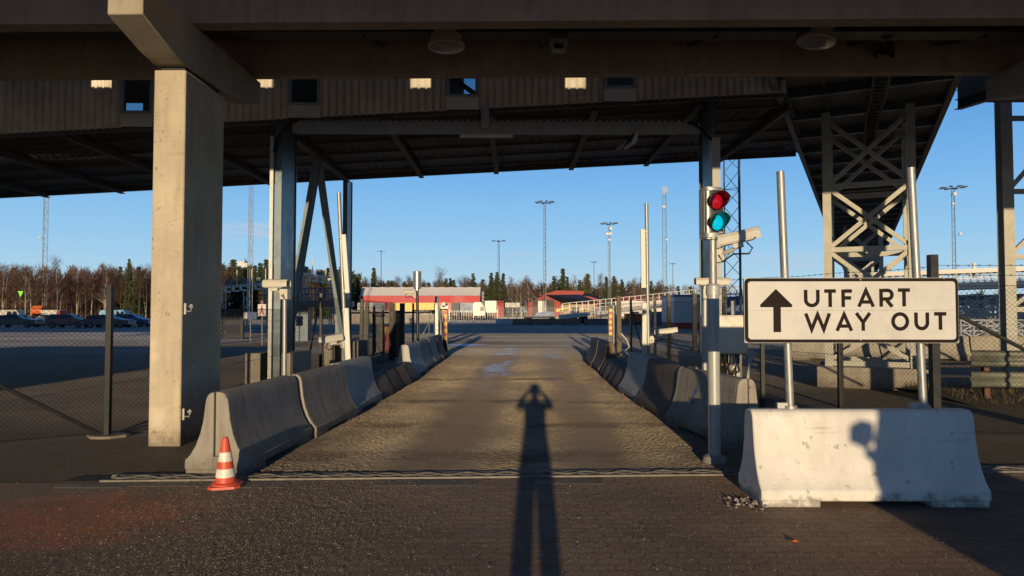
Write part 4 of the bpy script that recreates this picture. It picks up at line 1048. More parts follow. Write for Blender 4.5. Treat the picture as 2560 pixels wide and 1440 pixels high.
# ---------------------------------------------------------------- guard rail and verge on the right
gr = thing('guard_rail', 'double weathered steel guard rail on the verge at the right edge', 'guard rail', (8.35,13,0))
def wbeam(mb, p0, p1):
    prof = [(-.155),(-.11),(-.06),(-.02),(.02),(.06),(.11),(.155)]; dep = [0,.045,.045,0,0,.045,.045,0]
    p0, p1 = Vector(p0), Vector(p1)
    vs = [];  n = len(prof)
    for p in (p0, p1):
        for z, d in zip(prof, dep): vs.append(p + Vector((0,-d,z)))
    mb.add(vs, [(i, i+1, n+i+1, n+i) for i in range(n-1)])
for zc in (.80, .42):
    mb = MB(); wbeam(mb, (8.4,13.1,zc), (10.6,12.9,zc)); wbeam(mb, (10.55,12.89,zc), (15,12.6,zc)); o = mb.build('rail', plain('weathered_guard_rail', (.20,.21,.17), .6, .3, .35, 3, .15), gr); sm = o.modifiers.new('t','SOLIDIFY'); sm.thickness=.005
for xx in (8.75, 10.3, 12.2): mb = MB(); mb.ibeam((xx,13.22,0),(xx,13.22,.95),.1,.12,.012,up=(0,1,0)); mb.build('post', RUST, gr)
mb = MB(); rs = random.Random(4); n = 40
V0 = [(8.1+.18*i, 12.6 - .02*i + rs.uniform(-.25,.1)) for i in range(n)]; V1 = [(8.0+.19*i, 16.0+rs.uniform(-.1,.4)) for i in range(n)]
mb.add([(x,y,.006) for x,y in V0]+[(x,y,.16+rs.uniform(-.05,.05)) for x,y in [(a[0],14.2) for a in V0]]+[(x,y,.006) for x,y in V1], [(i,i+1,n+i+1,n+i) for i in range(n-1)]+[(n+i,n+i+1,2*n+i+1,2*n+i) for i in range(n-1)])
def earth():
    m, nt, bs = nmat('verge_earth'); v = coords(nt, False)
    c = mixc(nt, ramp(nt, noise(nt, v, 2.4, 6, .7), .4, .6), (.13,.055,.028), (.085,.08,.03)); c = mixc(nt, ramp(nt, noise(nt, v, 30, 4, .7), .35, .65, .7, 0), c, (.03,.022,.012))
    nt.links.new(c, bs.inputs['Base Color']); bs.inputs['Roughness'].default_value = .95; bump(nt, bs, noise(nt, v, 25, 4, .7), .8, .03); return m
tag(mb.build('verge', earth()), kind='structure')
mb = MB(); rs = random.Random(8)
for i in range(2600):
    x = rs.uniform(8.2, 15); y = rs.uniform(12.5, 15.8); h = rs.uniform(.05,.17); a = rs.uniform(0,6.28); z = .16*max(0, 1-abs(y-14.2)/1.7)
    mb.add([(x-.006*math.sin(a),y-.006*math.cos(a),z),(x+.006*math.sin(a),y+.006*math.cos(a),z),(x+rs.uniform(-.07,.07),y+rs.uniform(-.07,.07),z+h)], [(0,1,2)])
tag(mb.build('grass', plain('dead_grass', (.15,.12,.04), .8, 0, .4, 3, 0)), 'short dead grass on the verge below the guard rail', 'grass', kind='stuff')
# ---------------------------------------------------------------- gate zone
STRIPE = plain('boom_yellow', (.75,.45,.02), .4, 0, .1, 6, 0)
def gatepost(label, u, v0, Y, w, mat=GALV):
    t = thing('gate_post', label, 'gate post', (X(u,Y), Y, 0))
    mb = MB(); mb.box(X(u,Y)-w/2, X(u,Y)+w/2, Y-w/2, Y+w/2, 0, Z(v0,Y)); mb.build('post', mat, t, bevel=.008); return t
t = gatepost('galvanised square gate post beside the yellow and red striped boom', 1092, 741, 26.4, .13)
mb = MB(); xx = X(1092,26.4); mb.cbox((xx,26.33,1.0),.05,.012,.1); mb.build('sticker', plain('pale_sticker',(.65,.55,.35),.5), t)
mb = MB(); mb.box(X(1098,26.6),X(1122,26.6),26.5,26.75,Z(772,26.6),Z(764,26.6)); mb.cbox((X(1110,26.6),26.6,Z(762,26.6)),.12,.2,.16); mb.build('hood', WHITEP, t)
t2 = gatepost('grey double guide post between the galvanised post and the left striped boom', 1102, 768, 26.9, .10, GALVD)
def boom(label, u, v0, v1, Y, w, first):
    t = thing('striped_boom', label, 'barrier boom', (X(u,Y), Y, 0)); n = 9; za, zb_ = Z(v1,Y), Z(v0,Y)
    for k, (m_, nm) in enumerate(((STRIPE,'yellow_band'),(REDP,'red_band'))):
        mb = MB()
        for i in range(n):
            if i % 2 == k: mb.box(X(u,Y)-w/2, X(u,Y)+w/2, Y-.05, Y+.05, za+(zb_-za)*i/n, za+(zb_-za)*(i+1)/n)
        mb.build(nm, m_, t)
    mb = MB(); mb.box(X(u,Y)-w/2-.02, X(u,Y)+w/2+.02, Y+.052, Y+.10, 0, zb_+.15); mb.build('frame', BLACKM, t)
    return t
boom('yellow and red striped gate edge on the left of the lane', 1113, 768, 850, 27.0, .14, 0)
boom('red and yellow striped gate edge on the right of the lane', 1526, 772, 838, 27.0, .12, 0)
gatepost('dark weathered gate post beside the right striped gate edge', 1547, 740, 26.3, .16, plain('dark_weathered_post', (.12,.105,.08), .7, .1, .3, 6, .1))
t2 = gatepost('grey tubular gate post right of the striped gate edge', 1536, 762, 27.2, .10, GALV)
mb = MB()
mb.path([(X(1552,25),25,Z(833,25)),(X(1566,25),25,Z(850,25)),(X(1573,25),25,Z(868,25)),(X(1560,24.5),24.5,Z(878,24.5)),(X(1590,23.5),23.5,.05)], .022, 6)
hz_ = mb.build('hose', WHITEP, None, at=(X(1560,25),25,.9)); tag(hz_, 'pale flexible hose looping from the right gate post', 'hose')
def bar_gate(label, u0, u1, v0, Y, n, wp=.11, name='pedestrian_gate', zb_=.12, mat=BLACKM, diag=False):
    t = thing(name, label, 'gate', (X((u0+u1)/2,Y), Y, 0)); xa, xb = X(u0,Y), X(u1,Y); zt = Z(v0,Y)
    for xx in (xa, xb): mb = MB(); mb.box(xx-wp/2,xx+wp/2,Y-wp/2,Y+wp/2,0,zt); mb.build('post', mat, t)
    mb = MB(); mb.box(xa+wp/2,xb-wp/2,Y-.02,Y+.02,zb_,zb_+.05); mb.box(xa+wp/2,xb-wp/2,Y-.02,Y+.02,zt-.3,zt-.25)
    for i in range(n): xx = xa+wp/2+(xb-xa-wp)*(i+.5)/n; mb.box(xx-.012,xx+.012,Y-.012,Y+.012,zb_+.05,zt-.3)
    if diag: mb.bar((xa+wp/2,Y+.03,zb_),(xb-wp/2,Y+.03,zt-.28),.04,.03)
    mb.build('leaf', mat, t); return t
bar_gate('black pedestrian gate with vertical bars between two thick posts', 980, 1006, 758, 24.6, 7, .16)
bar_gate('black braced gate frame left of the pedestrian gate', 935, 957, 762, 27.5, 5, .09, diag=True)
bar_gate('narrow black gate frame beside the second steel column', 905, 918, 757, 26.2, 3, .12)
bar_gate('black braced gate panel between sensor pole and galvanised post', 1033, 1088, 758, 26.8, 2, .07, diag=True)
t = thing('top_rail', 'long dark rail joining the black gate posts at the left', 'rail', (X(990,26),26,1.7)); mb = MB(); mb.tube((X(872,26.3),26.3,Z(783,26.3)),(X(1088,26.3),26.3,Z(780,26.3)),.03,n=8); mb.build('rail', BLACKM, t)
t = thing('red_hazard_box', 'red box with yellow flame patch behind the black gate', 'box', (X(967,29),29,0)); mb = MB(); mb.box(X(957,29),X(977,29),29,29.3,.1,Z(815,29)); mb.build('box', REDP, t, bevel=.01)
mb = MB(); mb.add([(X(966+6*math.cos(a)*(1.1+.25*math.sin(2*a)),29),28.99,Z(826+9*math.sin(a),29)) for a in [i*.524 for i in range(12)]], [tuple(range(12))]); mb.build('flame_patch', STRIPE, t)
mb = MB(); mb.box(X(958,29.1),X(976,29.1),29.05,29.25,0,.1); mb.build('base', BLACKM, t)
# ================================================================ background
WOODP = plain('barn_red_paint', (.34,.055,.045), .7, 0, .15, .6, .05)
ROOFK = plain('black_roof', (.02,.021,.023), .6, 0, .2, .5, .05)
TENTW = plain('tent_white_canvas', (.74,.70,.66), .6, 0, .06, .15, .02)
TENTR = plain('tent_red_canvas', (.46,.03,.045), .55, 0, .15, .25, .02)
ORROOF = plain('orange_red_roof', (.55,.10,.05), .6, 0, .12, .4, .02)
FENCEG = plain('hazy_galvanised_mesh', (.42,.42,.40), .6, .2, .1, 1, 0)
ASHG = plain('dark_grey_plastic', (.10,.11,.12), .6, 0, .2, 2, 0)  # even dark grey for lamp heads, machines and rims
# --- tent hall
Y = 180.; t = thing('tent_hall', 'long storage tent hall with red walls and white ridged roof', 'tent hall', (X(1050,Y), Y, 0))
xa, xb = X(900,Y), X(1200,Y); zw, zr = Z(738,Y), Z(718,185); W = 6.5
mb = MB(); mb.box(xa, xb, Y, Y+W, 0, zw); mb.build('wall', TENTR, t)
mb = MB(); n = 12
for i in range(n):
    a, b = xa+(xb-xa)*i/n, xa+(xb-xa)*(i+1)/n; m_ = (a+b)/2
    for y0, y1, z0, z1 in ((Y-.3, Y+W/2, zw-.1, zr), (Y+W+.3, Y+W/2, zw-.1, zr)):
        mb.add([(a,y0,z0),(m_,y0,z0-.05),(b,y0,z0),(b,y1,z1),(m_,y1,z1-.12),(a,y1,z1),(m_,(y0+y1)/2,(z0+z1)/2-.28)], [(0,1,6,5),(1,2,3,6),(6,3,4),(6,4,5)])
mb.build('roof', TENTW, t)
mb = MB()
for xx in (xa, xb): mb.add([(xx,Y-.1,zw),(xx,Y+W+.1,zw),(xx,Y+W/2,zr-.1)], [(0,1,2)])
mb.build('gable', TENTW, t)
mb = MB()
for k in range(7): mb.bar((xb+.6,Y,k*zw/6+.3),(xb+.6,Y+8,k*zw/6+.3),.08,.08)
for y_ in (0,4,8): mb.bar((xb+.6,Y+y_,0),(xb+.6,Y+y_,zw+1),.08,.08)
mb.build('scaffold', GALVD, t)
mb = MB(); mb.box(xa-.3,xa-.05,Y+1,Y+6,0,zw-.3); mb.build('door', TENTW, t)
# --- trucks and trailers
def trailer(label, u0, u1, v0, Y, mat, name='box_trailer', cat='trailer', rear=None, stripe=None):
    t = thing(name, label, cat, (X((u0+u1)/2,Y), Y, 0)); xa, xb = X(u0,Y), X(u1,Y); zt = Z(v0,Y)
    mb = MB(); mb.box(xa,xb,Y,Y+2.5,1.6,zt); mb.build('box', mat, t)
    if stripe: mb = MB(); mb.box(xa+(xb-xa)*.05,xb-(xb-xa)*.05,Y-.02,Y-.004,1.4,1.4+(zt-1.4)*.32); mb.build('stripe', stripe, t)
    mb = MB(); mb.box(xa+.2,xb-.2,Y+.2,Y+2.3,.9,1.6); mb.build('chassis', BLACKM, t)
    for k in range(3):
        mb = MB(); xx = xb-2-k*1.3 if k < 2 else xa+1.5; mb.tube((xx,Y+.1,.5),(xx,Y+.45,.5),.5,n=14); mb.build('wheel', RUBBER, t)
    return t
trailer('yellow box trailer with red mark in front of the red tent wall', 982, 1086, 757, 160., YELP, stripe=None)
trailer('red box trailer right of the yellow trailer', 1086, 1128, 757, 158., REDP)
trailer('grey-white box trailer between the red trailer and the dark blue one', 1128, 1148, 757, 157., ASHG)
trailer('dark blue box trailer just left of the white lorry cab', 1150, 1182, 757, 156., BLUEP)
trailer('white box trailer behind the white lorry cab', 1212, 1241, 752, 158., WHITEP)
trailer('blue box trailer behind the left small way out sign', 930, 962, 757, 150., BLUEP)
Y = 152.; t = thing('lorry_cab', 'white lorry cab with dark windscreen facing right at the far fence', 'lorry', (X(1198,Y),Y,0)); xa, xb = X(1182,Y), X(1213,Y); zt = Z(755,Y)
mb = MB(); mb.prism([(xa,.9),(xb-.1,.9),(xb,1.9),(xb-.35,3.0),(xb-.9,zt),(xa+.3,zt),(xa,zt-.4)], Y, Y+2.5); mb.build('body', WHITEP, t, bevel=.05)
mb = MB(); mb.add([(xb+.02,Y+.15,1.95),(xb+.02,Y+2.35,1.95),(xb-.33,Y+2.35,2.95),(xb-.33,Y+.15,2.95)], [(0,1,2,3)]); mb.build('windscreen', GLASSD, t); mb = MB(); mb.add([(xb-1.1,Y-.02,1.9),(xb-.15,Y-.02,1.9),(xb-.5,Y-.02,2.9),(xb-1.1,Y-.02,2.9)], [(0,1,2,3)]); mb.build('window', GLASSD, t)
for xx in (xb-.7, xa+.6): mb = MB(); mb.tube((xx,Y-.02,.5),(xx,Y+.35,.5),.5,n=14); mb.build('wheel', RUBBER, t)
mb = MB(); mb.box(xa,xb,Y+.1,Y+2.4,.5,.9); mb.build('chassis', BLACKM, t)
# --- small way out signs
def small_sign(label, u0, u1, v0, v1, Y, vb=None):
    t = thing('way_out_sign', label, 'sign', (X((u0+u1)/2,Y), Y, 0), 0, 'far way out signs'); xa, xb, z0, z1 = X(u0,Y), X(u1,Y), Z(v1,Y), Z(v0,Y)
    mb = MB(); mb.box(xa,xb,Y-.03,Y,z0,z1); mb.build('panel', SIGNW, t)
    mb = MB(); W_ = xb-xa; H_ = z1-z0
    f = lambda p, z: (p[0], Y-.034-z, p[1])
    letter(mb, '<', xa+.03*W_, xa+.2*W_, z0+.15*H_, z1-.15*H_, .09*H_, f)
    x_ = xa+.26*W_
    for i, ch in enumerate('UTFART'): letter(mb, ch, x_+i*.105*W_, x_+(i+.72)*.105*W_, z0+.55*H_, z0+.9*H_, .07*H_, f)
    for i, ch in enumerate('WAY OUT'):
        if ch != ' ': letter(mb, ch, x_+i*.102*W_, x_+(i+.74)*.102*W_, z0+.1*H_, z0+.45*H_, .07*H_, f)
    mb.build('lettering', SIGNK, t)
    for k in (.2,.8): mb = MB(); mb.tube((xa+W_*k,Y+.05,0),(xa+W_*k,Y+.05,z1),.05,n=8); mb.build('post', GALV, t)
small_sign('small far way out sign with left arrow above the dark barrier row', 1263, 1299, 757, 768, 97)
small_sign('small far way out sign with left arrow near the second steel column', 894, 932, 757, 774, 92)
# --- far barrier row
far_bm = barrier_mesh(2.35, False)
me_src = None
for i in range(8):
    u = 1262 + i*42 + (10 if i > 4 else 0); Y = 93
    lab = ['far pale barrier below the small way out sign', 'dark far barrier right of the pale one', 'dark far barrier carrying the first pair of orange strips', 'dark far barrier carrying the second orange strip', 'dark far barrier right of the orange strips', 'far barrier beneath the dark loader', 'grey far barrier left of the wire gate', 'last far barrier next to the right lane gate'][i]
    if me_src is None:
        o = far_bm.build('jersey_barrier', C_LIGHT, None, local=True); me_src = o
    else:
        o = me_src.copy(); COL.objects.link(o)
        if i == 1: o.data = me_src.data.copy(); o.data.materials[0] = C_BARD; dark_me = o.data
        elif i > 1: o.data = dark_me
    o.location = (X(u,Y), Y, 0); o.rotation_euler = (0,0,R(90)); tag(o, lab, 'barrier', 'row of far barriers across the yard')
for u in (1290, 1345, 1395): 
    t = thing('orange_strip', ['orange strip on the far barrier row, leftmost','orange strip on the far barrier row, between the other two','orange strip on the far barrier row, rightmost'][(1290,1345,1395).index(u)], 'marker', (X(u+26,92.6),92.6,.5)); mb = MB(); mb.box(X(u+20,92.6),X(u+34,92.6),92.6,92.64,.52,.64); mb.build('strip', ORNG, t)
# --- far fences
def far_fence(label, u0, u1, v0, Y, step, post_every, mat, name='steel_fence', zt=None, r=.03, Y2=None, mesh=False):
    t = thing(name, label, 'fence', (X((u0+u1)/2,Y), Y, 0)); Y2 = Y if Y2 is None else Y2
    a, b = Vector((X(u0,Y),Y,0)), Vector((X(u1,Y2),Y2,0)); zt = Z(v0,Y); L = (b-a).length; mb = MB(); n = int(L/step)
    for i in range(n+1): p = a.lerp(b, i/n); mb.bar(p+Vector((0,0,.1)), p+Vector((0,0,zt)), r, r)
    for zz in ([.15, zt-.1] if not mesh else [.1+.25*k for k in range(int(zt/.25))]): mb.bar(a+Vector((0,0,zz)), b+Vector((0,0,zz)), r*1.2, r*1.2)
    mb.build('bars', mat, t)
    n = max(1, int(L/post_every))
    for i in range(n+1): mb = MB(); p = a.lerp(b, i/n); mb.bar(p, p+Vector((0,0,zt+.1)), .1, .1); mb.build('post', mat, t)
    return t
far_fence('sunlit steel bar gate across the far end of the lane', 1124, 1243, 776, 98, .32, 3.2, GALV, 'steel_bar_gate', r=.035)
far_fence('hazy wire mesh fence in front of the lorries at the far left', 880, 1124, 774, 120, .3, 4, FENCEG, 'mesh_fence', r=.06, mesh=True)
far_fence('hazy wire mesh fence in front of the red barn', 1245, 1540, 766, 122, .3, 4, FENCEG, 'mesh_fence', r=.022, mesh=True)
t = thing('low_concrete_wall', 'low sunlit concrete wall behind the left gates', 'wall', (X(980,100),100,0)); mb = MB(); mb.box(X(830,100),X(1118,100),100,100.4,0,1.35); mb.build('wall', C_BLOCK, t)
t = thing('low_concrete_wall', 'low concrete wall in front of the red barn', 'wall', (X(1400,125),125,0)); mb = MB(); mb.box(X(1240,125),X(1560,125),125,125.4,0,.9); mb.build('wall', C_BLOCK, t)
far_fence('dark wire gate frame between the grey far barriers', 1483, 1502, 766, 90, .35, 2, BLUEP, 'wire_gate', r=.04, mesh=True)
# --- red barn, orange roofed building
Y = 205.; t = thing('red_barn', 'red wooden barn with black roofs and a gable opening painted dark', 'barn', (X(1420,Y),Y,0))
xa, xm, xb = X(1321,Y), X(1362,Y), X(1402,Y); ze, zp = Z(756,Y), Z(738,Y)
mb = MB(); mb.prism([(xa,0),(xb,0),(xb,ze),(xm,zp),(xa,ze)], Y, Y+2); mb.box(xb, X(1500,Y), Y+5, Y+25, 0, Z(757,Y)); mb.prism([(X(1345,Y+20),Z(740,Y+20)),(X(1458,Y+20),Z(740,Y+20)),(X(1458,Y+20),Z(728,Y+20)),(X(1390,Y+20),Z(727,Y+20))], Y+18, Y+24); mb.build('wall', WOODP, t)
mb = MB(); mb.add([(xm,Y-.3,zp+.1),(xb+.3,Y-.3,ze-.1),(X(1495,Y),Y+2,Z(755,Y)),(X(1462,Y),Y+16,Z(736,Y+14))], [(0,1,2,3)]); mb.add([(xm,Y-.3,zp+.1),(xa-.4,Y-.3,ze-.2),(xa-.4,Y+16,ze),(xm,Y+16,zp+.1)], [(0,1,2,3)])
mb.add([(X(1462,Y),Y+20,Z(733,Y+20)),(X(1490,Y),Y+20,Z(733,Y+20)),(X(1522,Y),Y+8,Z(749,Y)),(X(1500,Y),Y+6,Z(752,Y))], [(0,1,2,3)]); mb.build('roof', ROOFK, t)
mb = MB(); mb.box(X(1331,Y),X(1386,Y),Y-.06,Y-.02,0,Z(749,Y)); mb.build('door', ROOFK, t)  # black panel painted for the dark inside of the open gable
mb = MB(); mb.box(X(1345,Y),X(1366,Y),Y-.14,Y-.08,0,Z(752,Y)); mb.build('inner_leaf', TENTW, t)
mb = MB(); mb.box(X(1402,Y),X(1492,Y),Y+4.8,Y+4.95,0,Z(757,Y)-.4); mb.build('plank_band', plain('pale_planks',(.42,.33,.22),.8,0,.2,1,0), t)
mb = MB(); mb.prism([(X(1462,Y),Z(740,Y)),(X(1476,Y),Z(741,Y)),(X(1512,Y),Z(753,Y)),(X(1496,Y),Z(754,Y))], Y+1.5, Y+2); mb.build('barge_board', WOODP, t)
Y = 230.; t = thing('orange_roofed_building', 'long low building with an orange-red roof behind the white ramp', 'building', (X(1620,Y),Y,0))
mb = MB(); mb.box(X(1538,Y),X(1760,Y),Y,Y+14,0,Z(752,Y)); mb.build('wall', TENTW, t)
mb = MB(); mb.add([(X(1536,Y),Y-.5,Z(752,Y)),(X(1765,Y),Y-.5,Z(752,Y)),(X(1765,Y),Y+8,Z(738,Y)),(X(1541,Y),Y+8,Z(738,Y))], [(0,1,2,3)]); mb.build('roof', ORROOF, t)
Y=190.; t = thing('red_shed', 'small red shed with dark roof right of the tent hall', 'shed', (X(1225,Y),Y,0)); mb = MB(); mb.box(X(1205,Y),X(1258,Y),Y+14,Y+20,0,Z(752,Y+14)); mb.build('wall', WOODP, t)
mb = MB(); mb.add([(X(1203,Y),Y+13.5,Z(754,Y)),(X(1260,Y),Y+13.5,Z(754,Y)),(X(1258,Y),Y+17,Z(746,Y)),(X(1205,Y),Y+17,Z(746,Y))],[(0,1,2,3)]); mb.build('roof', ROOFK, t)
# --- white ramp bridge with railings
t = thing('ramp_bridge', 'long white ramp bridge with railings rising to the right behind the gate', 'ramp', (X(1600,95),95,0))
def rp(u, v): return P(u, v, 95 + (u-1400)*.03)
top = [(1405,792),(1440,788),(1600,770),(1750,752),(1880,742),(2100,735)]
mb = MB()
for (u0,v0),(u1,v1) in zip(top[:-1], top[1:]):
    a, b = rp(u0,v0), rp(u1,v1); mb.bar(a, b, 1.6, .5)
mb.build('deck', plain('ramp_white', (.55,.53,.49), .6, 0, .12, .6, 0), t)
mb = MB()
for (u0,v0),(u1,v1) in zip(top[:-1], top[1:]):
    for hh in (.75,1.2,1.75):
        a, b = rp(u0,v0)+Vector((0,-.75,hh)), rp(u1,v1)+Vector((0,-.75,hh)); mb.bar(a, b, .09, .09)
    n = int((u1-u0)/14)
    for i in range(n): a = rp(u0+(u1-u0)*i/n, v0+(v1-v0)*i/n)+Vector((0,-.75,.2)); mb.bar(a, a+Vector((0,0,1.55)), .1, .1)
mb.build('railing', WHITEP, t)
for u, v in ((1540,778),(1620,770),(1710,760),(1800,750)): mb = MB(); a = rp(u,v); mb.box(a.x-.25,a.x+.25,a.y-1.5,a.y+1.5,0,a.z-.2); mb.build('pier', GALVD, t)
# --- yard clutter at the far right of the lane
def crate(name, label, cat, u0, u1, v0, Y, mat, dep=2.4, zb_=.0, feet=None, lid=None):
    t = thing(name, label, cat, (X((u0+u1)/2,Y),Y,0)); mb = MB(); xa, xb = X(u0,Y), X(u1,Y); zt = Z(v0,Y)
    n = max(4, int((xb-xa)/.4)); vs = []
    for i in range(n+1): vs.append((xa+(xb-xa)*i/n, Y - (.05 if i % 2 else 0)))
    prof = vs + [(xb, Y+dep), (xa, Y+dep)]
    mb.prism(prof, zb_, zt, 'z'); mb.build('body', mat, t)
    if feet: mb = MB(); mb.box(xa+.05,xb-.05,Y-.08,Y+dep,0,zb_ if zb_ else .2); mb.build('base', feet, t)
    if lid: mb = MB(); mb.box(xa-.08,xb+.08,Y-.15,Y+dep+.1,zt,zt+.22); mb.build('roof', lid, t)
    return t
crate('site_cabin', 'white ribbed site cabin with a red base and dark roof edge', 'cabin', 1685, 1800, 742, 72, WHITEP, 6, .62, REDP, BLUEP)
crate('blue_container', 'dark blue container left of the white site cabin', 'container', 1629, 1684, 779, 88, BLUEP, 3)
crate('blue_container', 'blue-grey container under the ramp behind the cabinet', 'container', 1812, 1866, 742, 80, BLUEP, 3)
crate('orange_machine', 'orange machine stored under the white ramp', 'machine', 1566, 1606, 784, 97, ORNG, 2, .3, BLACKM)
crate('orange_machine', 'small orange drum frame right of the orange machine', 'machine', 1606, 1626, 786, 96, ORNG, 1.5, .3, BLACKM)
crate('white_van_body', 'pale box body parked under the ramp beside the orange machine', 'box body', 1582, 1598, 779, 104, WHITEP, 2, .5, BLACKM)
Y = 104.; t = thing('loader', 'dark loader with yellow boom parked behind the far barriers', 'loader', (X(1440,Y),Y,0))
mb = MB(); mb.box(X(1428,Y),X(1466,Y),Y,Y+2,.9,Z(785,Y)); mb.box(X(1430,Y),X(1448,Y),Y+.2,Y+1.8,1.2,Z(768,Y)); mb.build('cab', ASHG, t)
mb = MB(); mb.bar(P(1390,776,Y-1),P(1430,773,Y-1),.3,.4); mb.bar(P(1450,772,Y-1),P(1465,777,Y-1),.3,.4); mb.build('boom', YELP, t)
for u in (1432,1458): mb = MB(); mb.tube((X(u,Y),Y-.1,.7),(X(u,Y),Y+.5,.7),.7,n=14); mb.build('wheel', RUBBER, t)
Y = 101.; t = thing('flatbed_trailer', 'dark flatbed trailer with a tarped load behind the far barriers', 'trailer', (X(1360,Y),Y,0))
mb = MB(); mb.box(X(1310,Y),X(1388,Y),Y,Y+2.4,.8,1.1); mb.build('bed', ASHG, t); mb = MB(); mb.prism([(X(1336,Y),1.1),(X(1386,Y),1.1),(X(1384,Y),Z(780,Y)),(X(1366,Y),Z(779,Y)),(X(1340,Y),Z(783,Y))], Y+.1, Y+2.3); mb.build('load', BLUEP, t)
for u in (1316,1324,1380): mb = MB(); mb.tube((X(u,Y),Y-.05,.5),(X(u,Y),Y+.4,.5),.5,n=12); mb.build('wheel', RUBBER, t)
# --- light masts
def lattice(mb, base, h, w, bay, r=.05, taper=.75, faces=3):
    ang = [2*math.pi*k/faces + .5 for k in range(faces)]
    def c(k, z): s = w*(1-(1-taper)*z/h); return Vector(base) + Vector((s*math.cos(ang[k]), s*math.sin(ang[k]), z))
    for k in range(faces): mb.bar(c(k,0), c(k,h), r*1.5, r*1.5)
    z = 0; i = 0
    while z + bay <= h+.01:
        for k in range(faces):
            j = (k+1) % faces
            mb.bar(c(k,z) if i % 2 else c(j,z), c(j,z+bay) if i % 2 else c(k,z+bay), r*.7, r*.7)
            if i % 3 == 0: mb.bar(c(k,z), c(j,z), r*.7, r*.7)
        z += bay; i += 1
def mast(label, u, v, Y, arms=8, w=.45, first=None, boxes=(), slim=False):
    top = P(u, v, Y); h = top.z
    t = thing('light_mast', label, 'light mast', (top.x, Y, 0), random.random()*.6, 'light masts over the yard')
    mb = MB()
    if slim: mb.tube((0,0,0),(0,0,h),.26,.14,n=8)
    else: lattice(mb, (0,0,0), h, w, 1.2, .055)
    mb.build('mast', MASTG, t, local=True)
    mb = MB(); R_ = 2.1 if not slim else 1.3; 
    for k in range(arms):
        a = 2*math.pi*k/arms; d = Vector((math.cos(a), math.sin(a), .08)); mb.bar(d*.3+Vector((0,0,h)), d*R_+Vector((0,0,h+.12)), .12, .08)
        q = d*R_+Vector((0,0,h+.1)); mb.cbox(q, 1.1, .55, .16, a)
    mb.lathe((0,0,h-.1), [(.4,0),(.4,.25),(.1,.35)], 10); mb.build('lamp_head', ASHG, t, local=True)
    for (vv, du, s) in boxes:
        q = P(u+du, vv, Y); mb = MB(); mb.lathe((0,0,0), [(.05,-s*.6),(s*.9,-s*.45),(s,0),(s*.9,s*.45),(.05,s*.6)], 12, Matrix.Rotation(R(90),4,'X')); o = mb.build('antenna_drum', WHITEP, t, local=True)
        o.location = rootM(t).inverted() @ (q + Vector((0,-.5,0)))
mast('tall light mast standing behind the red barn gable', 1362, 508, 185)
mast('light mast with white antenna drums in front of the barn trees', 1523, 561, 205, boxes=((572,4,.5),(585,-5,.5),(585,3,.5),(600,0,.4)))
mast('light mast above the dark spruce group behind the white trailer', 1247, 604, 250, 6)
mast('small far light mast above the tent hall roof', 953, 629, 320, 4, slim=True)
mast('small far light mast between the two tall lattice masts', 1485, 656, 330, 4, slim=True)
mast('small far light mast right of the antenna mast', 1682, 660, 330, 3, slim=True)
mast('light mast with a white dish right of the footbridge towers', 2383, 472, 150, 8, boxes=((486,0,.45),(510,-4,.3),(585,14,.35)))
def radio_mast(label, u, v, Y, w, vb=781, mat=None, bay=1.2, faces=3, r=.05, boxes=(), taper=.8):
    top = P(u, v, Y); t = thing('radio_mast', label, 'radio mast', (top.x, Y, 0), .3)
    mb = MB(); lattice(mb, (0,0,0), top.z, w, bay, r, taper, faces); mb.build('mast', mat or MASTG, t, local=True)
    for (vv, du, s) in boxes:
        q = P(u+du, vv, Y); mb = MB(); mb.cbox((0,0,0), s*2, s, s*1.3); mb.lathe((0,-s*.5,0), [(.05,-.2),(s*.6,-.1),(s*.7,.1)], 12, Matrix.Rotation(R(90),4,'X')); mb.bar((0,0,0),(-du*Y/F,.0,0),.08,.08); o = mb.build('floodlight', WHITEP, t, local=True); M_ = rootM(t).inverted(); o.location = M_ @ (q + Vector((0,-.8,0))); o.rotation_euler = (0,0,-.3)
radio_mast('slender lattice mast rising from the birch wood at far left', 117, 380, 140, .55, boxes=((594,-9,.25),(693,-9,.35)))
radio_mast('lattice mast with white floodlights left of the blue steel column', 629, 380, 105, .42, r=.04, boxes=((660,-20,.5),(664,-12,.45)))
radio_mast('lattice antenna mast with rods on top between antenna pole and traffic light', 1662, 480, 190, .75, boxes=((518,-4,.4),(600,3,.3)))
mb = MB()
q = P(1662, 470, 190)
o_ = [o for o in COL.objects if o.get('label','').startswith('lattice antenna mast')][0]
mb = MB()
for dx in (-.5,0,.5): mb.tube((q.x+dx,190,q.z-1.6),(q.x+dx,190,q.z+.4),.09,n=6)
mb.build('rod_antenna', WHITEP, o_)
radio_mast('dark blue crossed lattice mast close behind the traffic light', 1834, 330, 34, .48, mat=plain('navy_mast_paint', (.05,.07,.11), .5, .2), bay=.84, faces=3, r=.032, taper=.95)
